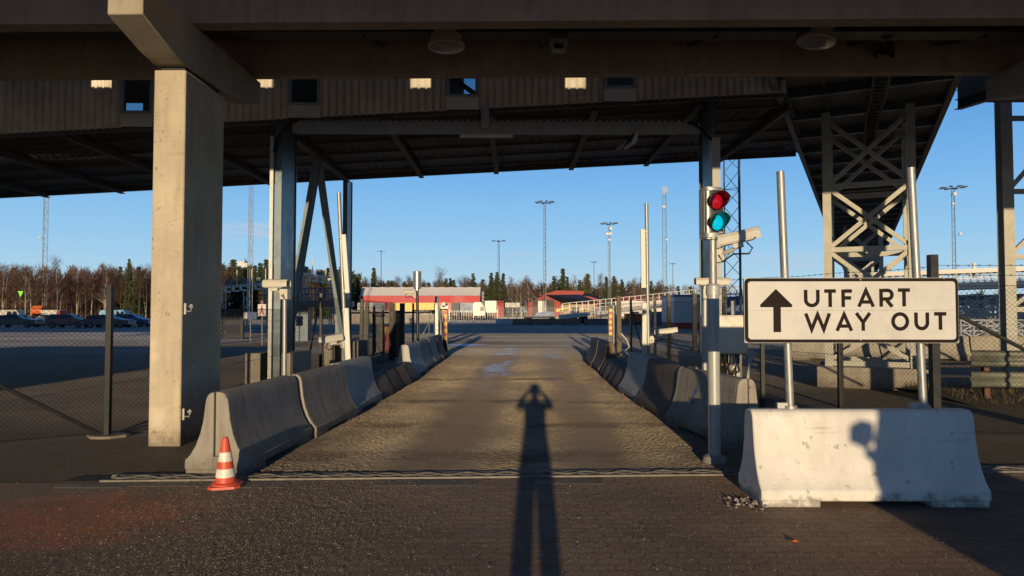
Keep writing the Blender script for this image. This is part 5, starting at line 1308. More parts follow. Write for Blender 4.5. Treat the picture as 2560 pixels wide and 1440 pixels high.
# --- left camera gantries and blue platform
def sensor_gantry(label, u0, v0, u1, v1, Y0, Y1, n, legs):
    t = thing('sensor_gantry', label, 'gantry', (X(u0,Y0),Y0,0)); a, b = P(u0,v0,Y0), P(u1,v1,Y1); mb = MB()
    for dz in (-.25,.25): mb.bar(a+Vector((0,0,dz)), b+Vector((0,0,dz)), .05, .05)
    for i in range(n*2): p0, p1 = a.lerp(b,i/(2*n)), a.lerp(b,(i+1)/(2*n)); s = .25 if i%2 else -.25; mb.bar(p0+Vector((0,0,s)), p1+Vector((0,0,-s)), .035,.035)
    mb.build('truss', GALV, t)
    for i in range(n):
        q = a.lerp(b, (i+.5)/n); mb = MB(); mb.cbox(q+Vector((-.14,-.35,-.08)), .12,.3,.44); mb.cbox(q+Vector((.06,-.35,.1)),.3,.3,.1); mb.cbox(q+Vector((.06,-.35,-.25)),.3,.3,.1); mb.build('sensor_box', WHITEP, t)
        if i % 2 == 0: mb = MB(); mb.cbox(q+Vector((0,0,.5)), .42,.3,.42); mb.build('lamp_box', ASHG, t)
        if i % 2: mb = MB(); mb.tube(q+Vector((0,0,.2)), q+Vector((0,0,1.4)), .035, n=6); mb.build('rod', WHITEP, t)
    for k in legs:
        q = a.lerp(b,k); mb = MB(); lattice(mb, (q.x,q.y,0), q.z-.2, .3, .6, .04, 1.0, 4); mb.build('leg', GALV, t)
sensor_gantry('gantry with a row of white sensor boxes left of the blue steel column', 520, 726, 672, 713, 52, 60, 8, (.2,.62,.97))
sensor_gantry('gantry with dark sensor boxes between the inclined steel braces', 752, 690, 836, 702, 50, 62, 5, (.08,.95))
t = thing('inspection_platform', 'blue-grey inspection platform with railings between the steel columns', 'platform', (X(800,42),42,0))
xa, xb = X(735,42), X(872,42); zd = Z(752,42)
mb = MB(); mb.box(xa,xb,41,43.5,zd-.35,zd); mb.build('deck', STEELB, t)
mb = MB()
for k in range(18): xx = xa+(xb-xa)*k/17; mb.bar((xx,41.05,zd),(xx,41.05,Z(722,42)),.05,.05)
for zz in (Z(722,42),Z(737,42)): mb.bar((xa,41.05,zz),(xb,41.05,zz),.06,.06)
mb.build('railing', BLUEP, t)
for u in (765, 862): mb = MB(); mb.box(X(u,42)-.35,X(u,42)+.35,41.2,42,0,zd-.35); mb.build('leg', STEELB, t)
mb = MB()
for k in range(9): mb.box(X(727,42)-.0,X(742,42),42.2-.0+k*.0,42.9,.3+k*.25,.36+k*.25)
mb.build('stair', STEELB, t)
bar_gate('dark boarded sliding gate left of the blue steel column', 553, 606, 762, 44, 26, .2, 'sliding_gate')
# --- traffic signs at the left
t = thing('yield_sign', 'yellow yield triangle with red border before the steel column', 'sign', (X(655,36),36,0)); x_, z_ = X(655,36), Z(746,36)
def tri(s, y): return [(x_-s, y, z_+s*.62), (x_+s, y, z_+s*.62), (x_, y, z_-s*1.1)]
mb = MB(); mb.add(tri(.30,35.97)+tri(.30,36), [(0,1,2),(5,4,3),(0,3,4,1),(1,4,5,2),(2,5,3,0)]); mb.build('border', REDP, t)
mb = MB(); mb.add(tri(.195,35.965), [(0,1,2)]); mb.build('panel', YELP, t)
t2 = thing('pedestrian_sign', 'white sign with a red walking figure under the yield triangle', 'sign', (X(655,35.5),35.5,0)); x_, z_ = X(655,35.5), Z(775,35.5)
mb = MB(); mb.box(x_-.20,x_+.20,35.5,35.53,z_-.29,z_+.29); mb.build('panel', SIGNW, t2)
mb = MB(); y_ = 35.49
mb.add([(x_+.045*math.cos(a),y_,z_+.19+.05*math.sin(a)) for a in [i*.785 for i in range(8)]], [tuple(range(8))])
for a,b,c_,d_,w_ in ((0,.13,0,-.02,.09),(0,.1,-.12,-.01,.045),(0,.1,.12,-.01,.045),(0,-.02,-.12,-.23,.06),(0,-.02,.12,-.23,.06)): mb.bar((x_+a,y_-.004,z_+b),(x_+c_,y_-.004,z_+d_),.004,w_,up=(0,1,0)) if 0 else mb.bar((x_+a,y_,z_+b),(x_+c_,y_,z_+d_),w_,.006,up=(0,1,0))
mb.build('walking_figure', REDP, t2)
mb = MB(); mb.tube((x_,35.56,0),(x_,35.56,Z(738,35.5)),.03,n=8); mb.build('post', GALV, t2)
t = thing('blue_sign', 'small blue and white sign panel by the dark sliding gate', 'sign', (X(628,40),40,0)); mb = MB(); mb.box(X(608,40),X(642,40),40,40.03,Z(798,40),Z(780,40)); mb.build('panel', BLUEP, t); mb = MB(); mb.box(X(610,40),X(619,40),39.98,39.997,Z(797,40),Z(781,40)); mb.build('patch', SIGNW, t); mb = MB(); mb.tube((X(626,40),40.06,0),(X(626,40),40.06,Z(782,40)),.03,n=8); mb.build('post', GALV, t)
t = thing('green_triangle_tag', 'small bright green triangle tag hanging on the left fence wire', 'tag', (X(51,8.2),8.0,0)); a = P(51,735,7.45); mb = MB(); mb.add([a+Vector((-.028,0,.03)),a+Vector((.028,0,.03)),a+Vector((0,0,-.035)),a+Vector((-.028,.004,.03)),a+Vector((.028,.004,.03)),a+Vector((0,.004,-.035))],[(0,1,2),(5,4,3),(0,3,4,1),(1,4,5,2),(2,5,3,0)]); mb.build('tag', plain('neon_green',(.2,.75,.05),.5), t)
# --- parked cars
def car_parts(t, paint, kind='estate', Lc=4.5):
    h = Lc/2
    if kind == 'estate': up = [(-h+.05,.95),(-h+.35,1.42),(-.2,1.48),(.35,1.42),(1.05,.98)]
    elif kind == 'saloon': up = [(-h+.05,.95),(-h+.75,1.0),(-1.0,1.38),(.15,1.43),(1.0,.98)]
    else: up = [(-h+.03,1.0),(-h+.12,1.95),(h-1.3,2.0),(h-.75,1.25)]
    prof = [(-h,.32),(-h,.7)] + up + [(h-.15,.84 if kind != 'van' else 1.1),(h,.62),(h,.32)]
    mb = MB()
    n = len(prof); vs = []
    for k, (wy, inset) in enumerate(((-.86,0),(-.78,.0),(.78,0),(.86,0))): pass
    secs = []
    for sy, f_ in ((-.87,0),(.87,0)):
        secs.append([(x, sy*(1 if z < 1.0 else .80), z) for x, z in prof])
    vs = secs[0]+secs[1]; mb.add(vs, [(i,(i+1)%n,n+(i+1)%n,n+i) for i in range(n)]+[tuple(range(n-1,-1,-1)),tuple(range(n,2*n))]); mb.build('body', paint, t, local=True, bevel=.05)
    mb = MB()
    zl, zh = (1.0,1.36) if kind != 'van' else (1.2,1.8)
    xr = (-h+.42, .55) if kind != 'van' else (.1, h-1.15)
    for sy in (-1,1):
        for a, b in ((xr[0],(xr[0]+xr[1])/2-.05),((xr[0]+xr[1])/2+.05,xr[1])):
            mb = MB(); mb.add([(a,sy*.86,zl),(b+.18,sy*.86,zl),(b-.12,sy*.735,zh),(a+.12,sy*.735,zh)], [(0,1,2,3)]); mb.build('window', GLASSD, t, local=True)
    for xw in (-h+.85, h-.85):
        for sy in (-1,1):
            mb = MB(); mb.tube((xw,sy*.70,.32),(xw,sy*.885,.32),.32,n=18); wh = mb.build('wheel', RUBBER, t, local=True)
            mb = MB(); mb.tube((xw,sy*.88,.32),(xw,sy*.895,.32),.19,n=12); mb.build('rim', ASHG, wh, local=True)
    mb = MB()
    for sy in (-1,1): mb = MB(); mb.cbox((h-.05,sy*.62,.68),.12,.3,.12); mb.build('headlight', STAIN, t, local=True)
CARS = [(45,78,'saloon',(.014,.014,.018),'near-black saloon at the far left of the parked cars',4.9,0),(122,88,'estate',(.5,.5,.5),'white estate car behind the parked dark cars',4.3,180),(176,77,'estate',(.10,.012,.014),'dark red estate car between the black saloon and the navy car',4.4,0),
        (275,77,'saloon',(.02,.025,.045),'dark navy saloon parked behind the black fence post',4.9,0),(332,81,'estate',(.02,.06,.20),'blue estate car next to the concrete column',4.4,0),(160,92,'saloon',(.10,.14,.2),'grey-blue car half hidden behind the dark red estate',4.3,180)]
for u, Y, kind, colr, lab, Lc, rz in CARS:
    t = thing('parked_car', lab, 'car', (X(u,Y),Y,0), R(rz), 'cars parked at the edge of the birch wood')
    car_parts(t, plain('car_paint', colr, .25, 0, .1, 3, 0), kind, Lc)
t = thing('parked_van', 'light blue and white van behind the parked cars', 'van', (X(296,98),98,0), 0); car_parts(t, plain('van_paint', (.22,.42,.60), .3, 0, .2, 1.5, 0), 'van', 4.6)
Y = 100.; t = thing('tanker_truck', 'white truck with an orange tank end behind the parked cars', 'truck', (X(110,Y),Y,0))
mb = MB(); mb.tube((X(75,Y),Y+1,1.9),(X(100,Y),Y+1,1.9),.75,n=18); mb.build('tank', ORNG, t); mb = MB(); mb.box(X(102,Y),X(142,Y),Y,Y+2.2,.9,Z(775,Y)); mb.build('body', CAMW, t, bevel=.05); mb = MB(); mb.box(X(76,Y),X(148,Y),Y+.1,Y+2,.55,1.1); mb.build('chassis', REDP, t)
mb = MB(); mb.box(X(143,Y),X(150,Y),Y,Y+2.2,.9,1.9); mb.build('tail_box', REDP, t)
for u in (82,96,138): mb = MB(); mb.tube((X(u,Y),Y,.45),(X(u,Y),Y+.35,.45),.45,n=14); mb.build('wheel', RUBBER, t)
t = thing('white_pickup_roof', 'long pale vehicle roof behind the near-black saloon', 'truck', (X(25,95),95,0)); car_parts(t, plain('pale_van_paint',(.5,.48,.42),.4,0,.1,2,0),'van',5.2)
# --- right background: barriers, long white bridge, scaffold works
fb0 = barrier_mesh(3.0, False, 1.0, (.6,.6))
src = None
labs = ['pale barrier behind the lattice tower foot, left end of its row','pale barrier of the right row behind the tower legs','pale barrier of the right row seen between sign post and fence post','pale barrier of the right row behind the thick black fence post','pale barrier of the right row left of the guard rail','pale barrier of the right row above the guard rail']
for i in range(6):
    if src is None: o = fb0.build('jersey_barrier', C_BLOCK, None, local=True); src = o
    else: o = src.copy(); COL.objects.link(o)
    o.location = (X(2066,25)+.2+i*3.05, 25-.16*i, 0); o.rotation_euler = (0,0,R(87)); tag(o, labs[i], 'barrier', 'pale barriers behind the right fence')
far_fence('white pedestrian barrier fence with upright bars behind the sign posts', 1906, 2042, 862, 29, .14, 2.2, WHITEP, 'pedestrian_barrier', r=.035)
t = thing('white_passenger_bridge', 'long white passenger bridge with railings at the far right', 'bridge', (X(2400,60),60,0))
def bq(u, v): return P(u, v, 62 - (u-2130)*.012)
mb = MB(); a, b = bq(2110,726), bq(2700,706); mb.bar(a, b, 3, .55); mb.build('deck', plain('bridge_white',(.62,.58,.52),.6,0,.12,.5,0), t)
mb = MB(); a, b = bq(2110,691), bq(2700,668); mb.bar(a, b, 2.6, .35); mb.build('canopy', WHITEP, t)
mb = MB()
for k in range(34):
    u = 2112+k*17; lo, hi = bq(u, 722-(u-2110)*.034), bq(u, 692-(u-2110)*.039); o_ = Vector((0,-1.3,0)); mb.bar(lo+o_, hi+o_, .08,.08)
    u2 = u+17; mb.bar(lo+o_, bq(u2, 692-(u2-2110)*.039)+o_, .05,.05)
for dv in (6,12): mb.bar(bq(2110,720-dv)+Vector((0,-1.32,0)), bq(2700,700-dv)+Vector((0,-1.32,0)), .06,.06)
mb.build('railing', WHITEP, t)
mb = MB(); mb.bar(bq(2380,752), bq(2700,744), 3, .8); mb.build('underdeck', DARKST, t)
for u in (2120,2200,2275,2350,2440,2550): mb = MB(); q = bq(u,735); mb.box(q.x-.2,q.x+.2,q.y-.5,q.y+.5,0,q.z); mb.build('pier', GALVD, t)
mb = MB(); q = bq(2436,694); mb.tube(q, q+Vector((0,0,1.2)), .14,n=8); mb.build('beacon', WHITEP, t)
def scaffold(label, u0, u1, v0, Y, bay, lev):
    t = thing('scaffold', label, 'scaffold', (X((u0+u1)/2,Y),Y,0)); xa, xb, zt = X(u0,Y), X(u1,Y), Z(v0,Y); mb = MB(); n = max(2,int((xb-xa)/bay)); m_ = lev
    for j in (0,1.2):
        for i in range(n+1): xx = xa+(xb-xa)*i/n; mb.bar((xx,Y+j,0),(xx,Y+j,zt),.07,.07)
        if j:
            for i in range(n+1): xx = xa+(xb-xa)*i/n; mb.bar((xx,Y,zt),(xx,Y+j,zt),.06,.06)
        for k in range(1,m_+1): mb.bar((xa,Y+j,zt*k/m_),(xb,Y+j,zt*k/m_),.06,.06)
    mb.build('frame', GALV, t); mb = MB()
    for i in range(n):
        for k in range(m_):
            x0_, x1_ = xa+(xb-xa)*i/n, xa+(xb-xa)*(i+1)/n; z0_, z1_ = zt*k/m_, zt*(k+1)/m_
            if (i+k) % 2: x0_, x1_ = x1_, x0_
            mb.bar((x0_,Y,z0_),(x1_,Y,z1_),.065,.065)
    mb.build('diagonals', GALV, t)
scaffold('dense galvanised scaffold frames left of the edge steel tower', 2396, 2492, 738, 50, .9, 6)
scaffold('galvanised scaffold frames behind the edge steel tower', 2500, 2640, 745, 46, .9, 5)
scaffold('lower scaffold frames stored before the dense scaffold', 2400, 2560, 800, 40, .6, 4)
scaffold('scaffold bay stack standing behind the dense scaffold', 2390, 2600, 752, 56, .7, 7)
scaffold('low scaffold stack right of the thick fence post', 2395, 2480, 770, 44, .55, 5)
crate('red_marker_box', 'red box among the scaffold frames at the right', 'box', 2452, 2458, 822, 42, REDP, .3)
crate('blue_container', 'blue bin behind the scaffold at the right', 'container', 2410, 2470, 842, 36, BLUEP, 1.5)
# --- trees
BARK = plain('birch_bark', (.42,.37,.30), .8, 0, .25, 2, 0); BARKD = plain('dark_bark', (.06,.045,.032), .9, 0, .3, 3, 0)
BARKB = plain('brown_bark', (.13,.085,.06), .85, 0, .3, 2, 0); TWIG = plain('red_brown_twigs', (.098,.048,.031), .9, 0, .35, .25, 0); TWIGP = plain('pale_twigs', (.17,.115,.085), .9, 0, .3, .3, 0); NEED = plain('spruce_needles', (.040,.050,.016), .9, 0, .45, .35, 0); NEEDP = plain('pine_needles', (.065,.062,.020), .9, 0, .4, .4, 0)
def birch_mesh(seed, H=12., spread=1.9, twigs=1500):
    rs = random.Random(seed); tr = MB(); pts = []; lean = rs.uniform(-.05,.05)
    for i in range(7): z = H*.92*i/6; pts.append((lean*z+rs.uniform(-.07,.07)*i*.6, rs.uniform(-.07,.07)*i*.6, z))
    tr.path(pts, [.13*(1-.85*i/6) for i in range(7)], 5)
    if rs.random() < .5:
        q = pts[1]; tr.path([q,(q[0]+.5,q[1],H*.45),(q[0]+.9,q[1]+.2,H*.8)], [.09,.06,.02], 5)
    cr = MB()
    for i in range(26):
        t = rs.uniform(.33,.97); z = H*.92*t; k = min(5,int(t*6)); p = Vector(pts[k]).lerp(Vector(pts[k+1]), t*6-k); a = rs.uniform(0,6.283)
        L = spread*(1.15-t*.75)*rs.uniform(.6,1.2); e = p+Vector((math.cos(a)*L, math.sin(a)*L, L*rs.uniform(.6,1.1)))
        tr.path([p, p.lerp(e,.5)+Vector((0,0,-.1)), e], [.035,.025,.012], 3)
        for j in range(twigs//26):
            q = p.lerp(e, rs.uniform(.25,1.05)) + Vector((rs.gauss(0,.35),rs.gauss(0,.35),rs.gauss(0,.3))); a2 = rs.uniform(0,6.283); l = rs.uniform(.35,.9)
            d = Vector((math.cos(a2)*.5, math.sin(a2)*.5, rs.uniform(-.5,.9))).normalized()*l; s = Vector((-d.y, d.x, 0)); s = s.normalized()*.024 if s.length > 1e-3 else Vector((.03,0,0))
            cr.add([q-s, q+s, q+d], [(0,1,2)])
    return tr, cr
def spruce_mesh(seed, H=14., Rr=2.4, pine=False):
    rs = random.Random(seed); tr = MB(); tr.tube((0,0,0),(0,0,H*.97),.18,.03,n=6); cr = MB(); z = H*(.10 if not pine else .45)
    while z < H*.985:
        f = (H-z)/H; rr = Rr*(f**.8 if not pine else math.sqrt(max(.05,f*1.9))*.75)*rs.uniform(.75,1.15); n = int(7+6*f)
        for k in range(n):
            a = rs.uniform(0,6.283); L = rr*rs.uniform(.55,1.1); d = Vector((math.cos(a),math.sin(a),0)); s = Vector((-d.y,d.x,0))
            for j in range(7):
                t = (j+.6)/7; q = d*(L*t)+Vector((0,0,z - L*.32*t + rs.uniform(-.12,.12))); wd = .34*(1.15-t*.6)*rs.uniform(.6,1.3); ln = .5*rs.uniform(.7,1.3)
                cr.add([q-s*wd+Vector((0,0,-.16)), q+d*ln*.4+Vector((0,0,.05)), q+s*wd+Vector((0,0,-.20)), q+d*ln+Vector((0,0,-.22))], [(0,1,3),(1,2,3)])
        z += H*.028*rs.uniform(.8,1.25)
    return tr, cr
PROT = {}
def tree(kind, var, label, u, Y, H, group):
    key = (kind, var); base = (X(u,Y), Y, 0)
    names = {'birch':('birch_tree',BARK,TWIG,12.),'pale':('bare_tree',BARK,TWIGP,12.),'brown':('bare_tree',BARKB,TWIG,12.),'spruce':('spruce_tree',BARKD,NEED,14.),'pine':('pine_tree',BARKD,NEEDP,14.)}[kind]
    if key not in PROT:
        tr, cr = birch_mesh(var*13+5) if kind in ('birch','pale','brown') else spruce_mesh(var*7+3, pine=(kind=='pine'))
        t = thing(names[0], label, 'tree', base, 0, group); tr.build('trunk', names[1], t, local=True, smooth=False); cr.build('crown', names[2], t, local=True); PROT[key] = t
    else: t = dup(PROT[key], base, random.uniform(0,6.28), label, group)
    s = H/names[3]; t.scale = (s*random.uniform(.9,1.15),)*2 + (s,)
    return t
rt = random.Random(21)
GL, GM, GR_ = 'trees of the birch wood behind the parked cars', 'trees behind the tent hall and gantries', 'trees behind the red barn'
def topH(v, Y): return Z(v, Y)
LB = 'bare reddish birch with thin pale trunk behind the parked cars'; LS = 'dark spruce among the birches behind the parked cars'
u = -30
i = 0
while u < 556:
    Y = rt.uniform(118, 140); v = rt.uniform(655, 690)
    kb = 'birch' if i % 3 == 0 else 'brown'
    tree(kb, i % 5, LB if kb == 'birch' else 'bare brown tree with dark trunk behind the parked cars', u, Y, topH(v, Y), GL); u += rt.uniform(8, 15); i += 1
tree('spruce', 0, 'tall thin spruce standing above the birches left of the column', 321, 122, topH(643,122), GL).scale.xy = (.45,.45)
tree('birch', 1, 'tall birch beside the slender lattice mast at far left', 145, 119, topH(636,119), GL)
tree('birch', 3, 'forked white birch nearest the tanker truck', 64, 112, topH(664,112), GL)
tree('birch', 2, 'white forked birch left of the thin spruce', 258, 112, topH(668,112), GL)
for u in (300, 345): tree('spruce', 1, LS, u, 136, topH(664,136), GL)
LM = 'dark spruce in the far wood behind the gantries and tent hall'; LMB = 'bare brown tree in the far wood behind the gantries and tent hall'
i = 0; u = 556
while u < 1215:
    Y = rt.uniform(225, 255) if u > 880 else rt.uniform(160, 185)
    v = (rt.uniform(645,672) if u < 720 else rt.uniform(658,690)) if u < 880 else rt.uniform(685,706)
    k = 'spruce' if rt.random() < (.62 if u < 880 else .22) else ('pine' if rt.random() < .2 else 'brown')
    tree(k, i % 4, LMB if k == 'brown' else (LM if k == 'spruce' else 'olive pine in the far wood behind the tent hall'), u, Y, topH(v, Y), GM); u += rt.uniform(8, 14); i += 1
for (u, v, k, lab) in ((934,667,'spruce','spruce with a broad top left of the far tent mast'),(1110,664,'pale','tall pale bare tree above the middle of the tent roof'),(1183,681,'spruce','pointed spruce above the right end of the tent'),(1228,679,'spruce','tall spruce left in the dark group behind the white trailer'),(1243,678,'spruce','tall spruce right of the mast in the dark group'),(1258,682,'spruce','spruce at the right edge of the dark group behind the white trailer'),(1207,697,'pine','olive pine left of the dark spruce group')):
    tree(k, i % 4, lab, u, 222, topH(v, 222), GM); i += 1
i = 0; u = 1270
while u < 1330:
    tree('pale', i % 3, 'pale bare birch between the dark spruces and the barn', u, rt.uniform(225,240), topH(rt.uniform(686,705), 230), GR_); u += rt.uniform(7,13); i += 1
for (u, v, k, lab) in ((1318,697,'pale','slim pale birch left of the barn mast'),(1385,688,'spruce','dark spruce left of the tallest spruce behind the barn'),(1407,668,'spruce','tallest spruce behind the red barn'),(1418,690,'spruce','shorter spruce at the right side of the tallest one'),(1438,685,'pale','bare tree right of the tallest spruce'),(1449,698,'spruce','small spruce between bare trees behind the barn'),(1469,681,'pine','broad olive pine behind the barn'),(1497,679,'pale','wide bare tree left of the drum mast'),(1516,690,'spruce','spruce behind the drum mast'),(1535,688,'spruce','slim spruce right of the drum mast'),(1555,696,'spruce','broad spruce above the left end of the orange roof'),(1582,690,'pale','bare tree above the orange roof'),(1605,694,'pale','bare tree behind the right antenna pole'),(1628,700,'spruce','dark spruce right of the antenna pole'),(1360,704,'pine','olive pine behind the barn gable mast')):
    tree(k, i % 4, lab, u, 236, topH(v, 236), GR_); i += 1
i = 0; u = 1640
while u < 1800:
    k = 'pine' if i % 3 == 0 else 'pale'
    tree(k, i % 3, 'olive pine in the low wood behind the ramp' if k == 'pine' else 'bare tree in the low wood behind the ramp', u, rt.uniform(270,300), topH(rt.uniform(708,718), 285), 'trees of the low wood behind the ramp'); u += rt.uniform(8,13); i += 1
# the wood behind them, which reads as one mass
DUSK = plain('shaded_undergrowth', (.035,.022,.015), .95, 0, .5, .4, 0)  # shade inside the wood is put into this near-black brown
def wood(name, label, u0, u1, Y, v0, v1, n, mat, dark=False, spray=False):
    mb = MB(); rs = random.Random(int(u0)+n)
    for i in range(n):
        u = rs.uniform(u0, u1); y = Y + rs.uniform(0, 14); vt = v0 + (v1-v0)*(u-u0)/(u1-u0); H = Z(vt + 14*math.sin(u*.13)*math.sin(u*.041+1) + rs.uniform(-3,8), Y)
        z = H*rs.random()**.75; l = rs.uniform(.5,1.4)*(1.5 if spray else 1)*(1.6 if dark else 1); q = Vector((X(u,y), y, z)); a = rs.uniform(0,6.28); d = Vector((math.cos(a)*.5,math.sin(a)*.3,rs.uniform(.2,1))).normalized()*l; w_ = (.30 if spray else (.26 if dark else .085))
        mb.add([q-Vector((w_,0,0)), q+Vector((w_,0,0)), q+d], [(0,1,2)])
    tag(mb.build(name, mat), label, 'woodland', kind='stuff')
wood('forest', 'dense reddish twigs of the birch wood seen as one mass', -220, 560, 144, 676, 672, 26000, TWIG)
wood('forest', 'undergrowth of the birch wood with its deep shade painted in', -220, 560, 150, 716, 710, 14000, DUSK, dark=True)
wood('forest', 'dark conifer wood seen as one mass behind the gantries', 540, 900, 190, 664, 688, 6000, NEED, spray=True)
wood('forest', 'brown mixed wood seen as one mass behind tent and barn', 860, 1660, 262, 706, 704, 26000, TWIG)
wood('forest', 'dark conifers seen as one mass behind tent and barn', 860, 1660, 268, 716, 716, 7000, NEED, spray=True)
wood('forest', 'low brown wood seen as one mass behind the ramp', 1600, 2080, 310, 716, 722, 9000, TWIGP)
wood('forest', 'low dark wood behind the passenger bridge', 2050, 2800, 320, 735, 735, 4000, NEED, spray=True)
# pale trunks inside the birch wood

pl = [(-3.5,35.6),(-2.9,34.9),(-2.1,34.7),(-1.5,35.2),(-1.2,36.1),(-1.9,36.9),(-2.6,37.4),(-3.3,36.9)]
tag(MB().add([(x,y,.012) for x,y in pl],[tuple(range(8))]).build('snow_patch', plain('old_snow', (.78,.80,.84), .7, 0, .1, 2, .3)), kind='structure')
t = thing('white_plank', 'white painted plank lying behind the low blocks on the left', 'plank', (-4.2,17,0)); mb = MB(); mb.bar((X(918,18.4),18.4,.06),(X(988,18.0),18.0,.06),.16,.1); mb.build('plank', WHITEP, t)
# ================================================================ behind the camera: what throws the long shadows
def person():
    t = thing('person', 'person in a dark jacket raising a phone, casting the long lane shadow', 'person', (0, -.30, 0))
    J = [((0,0,.98),.150),((0,.0,1.18),.155),((0,0,1.36),.165),((0,0,1.46),.10),((0,.0,1.53),.062),((0,.015,1.60),.085),((0,.03,1.70),.098),((0,.02,1.79),.075)]
    E = [(0,1),(1,2),(2,3),(3,4),(4,5),(5,6),(6,7)]
    def add(p, r, par): J.append((p, r)); E.append((par, len(J)-1)); return len(J)-1
    for s in (-1,1):
        a = add((s*.085,0,.84),.11,0); a = add((s*.095,.02,.50),.07,a); a = add((s*.10,-.01,.11),.052,a); a = add((s*.105,.05,.055),.05,a); add((s*.12,.17,.04),.042,a)
        b = add((s*.18,0,1.42),.08,2); b = add((s*.29,.08,1.38),.06,b); b = add((s*.23,.16,1.51),.05,b); b = add((s*.155,.20,1.60),.036,b); h = add((s*.115,.225,1.615),.036,b)
        for k, (dz, L) in enumerate(((.055,.07),(.03,.078),(.005,.074),(-.02,.06))):
            f = add((s*.102,.262,1.625+dz),.0105,h); f = add((s*.088,.276,1.63+dz),.0095,f); add((s*.074,.271,1.63+dz),.008,f)
        f = add((s*.088,.235,1.59),.012,h); add((s*.062,.262,1.585),.010,f)
    me = bpy.data.meshes.new('body'); me.from_pydata([p for p, r in J], E, []); o = bpy.data.objects.new('body', me); COL.objects.link(o); o.parent = t
    m = o.modifiers.new('skin','SKIN'); m.use_smooth_shade = True
    for i, (p, r) in enumerate(J): me.skin_vertices[0].data[i].radius = (r, r*(.8 if i < 3 else 1))
    me.skin_vertices[0].data[0].use_root = True
    sd = o.modifiers.new('sub','SUBSURF'); sd.levels = 1; sd.render_levels = 2
    me.materials.append(plain('dark_jacket', (.03,.035,.05), .8, 0, .2, 10, .1))
    mb = MB(); mb.lathe((0,.015,1.66), [(.108,.0),(.118,.06),(.11,.12),(.07,.165),(.01,.175)], 18); mb.build('knit_cap', plain('grey_knit', (.1,.1,.1), .9, 0, .2, 40, .3), t, local=True)
    mb = MB(); mb.cbox((0,.27,1.645), .15,.008,.075); mb.build('phone', BLACKM, t, local=True, bevel=.003)
    mb = MB()
    for s in (-1,1): mb.lathe((s*.035,.118,1.70), [(.001,-.011),(.011,-.004),(.011,.004),(.001,.011)], 8)
    mb.lathe((0,.128,1.672), [(.012,-.02),(.016,0),(.006,.025)], 8)
    mb.build('face_detail', plain('skin_tone', (.42,.24,.17), .55), t, local=True)
person()
# van standing behind and to the right: its side and mirror throw the shadow on the white barrier
vx = 2.82; VYF = -1.6
v = thing('parked_van', 'dark van behind the viewer whose shadow falls on the white barrier', 'van', (vx+.92, VYF-2.4, 0), R(90))
VP = plain('dark_van_paint', (.05,.055,.06), .3, 0, .1, 3, 0)
def vx_(x, side, z):  # half width tapers upward (tumblehome)
    return side*(.90 if z <= 1.25 else .90 - (z-1.25)*.17)
prof = [(-2.4,.35),(-2.42,.9),(-2.38,1.25),(-2.3,1.80),(-1.9,1.90),(.9,1.90),(1.25,1.82),(1.63,1.25),(1.75,1.08),(2.35,.95),(2.42,.6),(2.4,.35)]
mb = MB(); vs = [(x, vx_(x,s,z)*( .95 if z < .5 else 1), z) for s in (-1,1) for x, z in prof]; n = len(prof)
mb.add(vs, [(i,(i+1)%n,n+(i+1)%n,n+i) for i in range(n)]+[tuple(range(n-1,-1,-1)),tuple(range(n,2*n))]); mb.build('body', VP, v, local=True, bevel=.06)
mb = MB(); mb.add([(1.30,-.70,1.78),(1.30,.70,1.78),(1.76,.80,1.12),(1.76,-.80,1.12)],[(0,1,2,3)]); mb.build('windscreen', GLASSD, v, local=True); mb = MB()
for s in (-1,1): mb = MB(); mb.add([(-2.0,s*.888,1.1),(1.5,s*.888,1.1),(1.1,s*.825,1.72),(-1.9,s*.825,1.72)],[(0,1,2,3)]); mb.build('window', GLASSD, v, local=True); mb = MB()
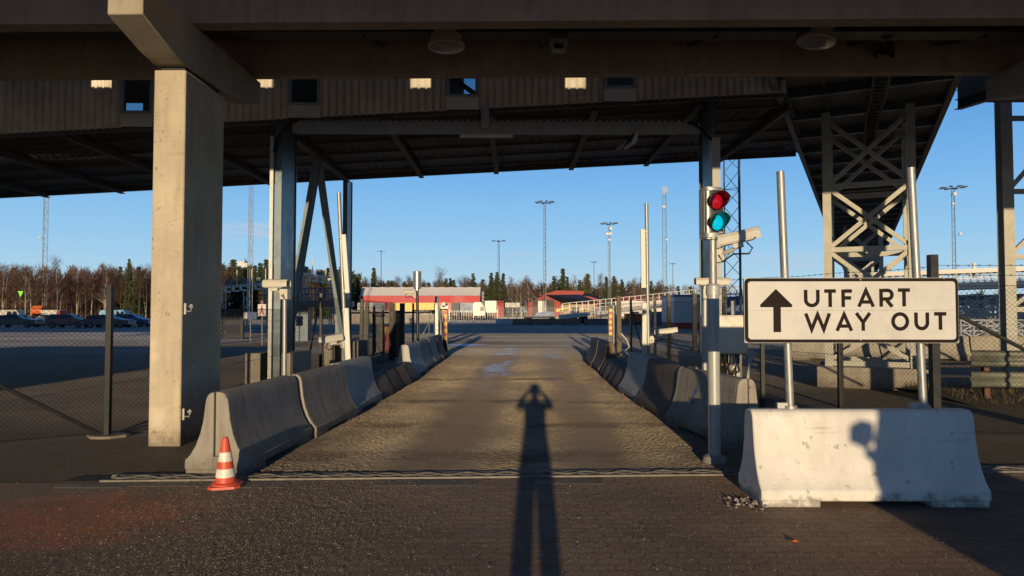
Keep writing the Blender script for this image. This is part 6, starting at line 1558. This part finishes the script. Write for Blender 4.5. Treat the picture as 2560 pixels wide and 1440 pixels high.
for s in (-1,1):
    mb = MB(); mb.path([(1.25,s*.86,1.36),(1.25,s*.92,1.41),(1.24,s*.95,1.48)], [.06,.05,.06], 8)
    M_ = Matrix.Translation((1.22,s*.965,1.575)) @ Matrix.Scale(.88, 4); pr = [(-.13,-.09),(.05,-.135),(.12,-.06),(.12,.10),(.0,.13),(-.12,.07)]
    mb.add([M_ @ Vector((dx, y*s*-1, z)) for dx in (-.06,.08) for y, z in pr], [(i,(i+1)%6,6+(i+1)%6,6+i) for i in range(6)]+[(5,4,3,2,1,0),(6,7,8,9,10,11)])
    mb.build('mirror', VP, v, local=True, bevel=.02)
for xw in (-1.45, 1.55):
    for s in (-1,1):
        mb = MB(); mb.tube((xw,s*.68,.34),(xw,s*.89,.34),.34,n=20); w_ = mb.build('wheel', RUBBER, v, local=True)
        mb = MB(); mb.tube((xw,s*.88,.34),(xw,s*.90,.34),.21,n=14); mb.build('rim', GALVD, w_, local=True)
mb = MB()
for s in (-1,1): mb = MB(); mb.cbox((2.36,s*.66,.78),.1,.34,.16); mb.build('headlight', STAIN, v, local=True)
# unseen lorry trailers, added outside the frame to shade the left yard
def shade_trailer(label, x0, x1, y, zt):
    t = thing('box_trailer', label, 'trailer', ((x0+x1)/2, y, 0), 0, 'unseen trailers added to shade the left yard')
    mb = MB(); mb.box(x0,x1,y-1.25,y+1.25,1.25,zt); mb.build('box', TENTW, t)
    mb = MB(); mb.box(x0+.3,x1-.3,y-.9,y+.9,1.05,1.25); mb.build('chassis', BLACKM, t)
    for k in range(3):
        for s in (-1,1): mb = MB(); mb.tube((x0+2+k*1.35,y+s*.85,.5),(x0+2+k*1.35,y+s*1.2,.5),.5,n=18); mb.build('wheel', RUBBER, t)
    for s in (-1,1): mb = MB(); mb.box(x1-2.6,x1-2.45,y+s*.7-.07,y+s*.7+.07,0,1.05); mb.build('support_leg', GALVD, t)
shade_trailer('unseen white box trailer added just left of the view for its shadow', -24.5, -11.2, 3.2, 3.3)
shade_trailer('second unseen white box trailer added farther left for its shadow', -41, -27, 3.8, 3.3)
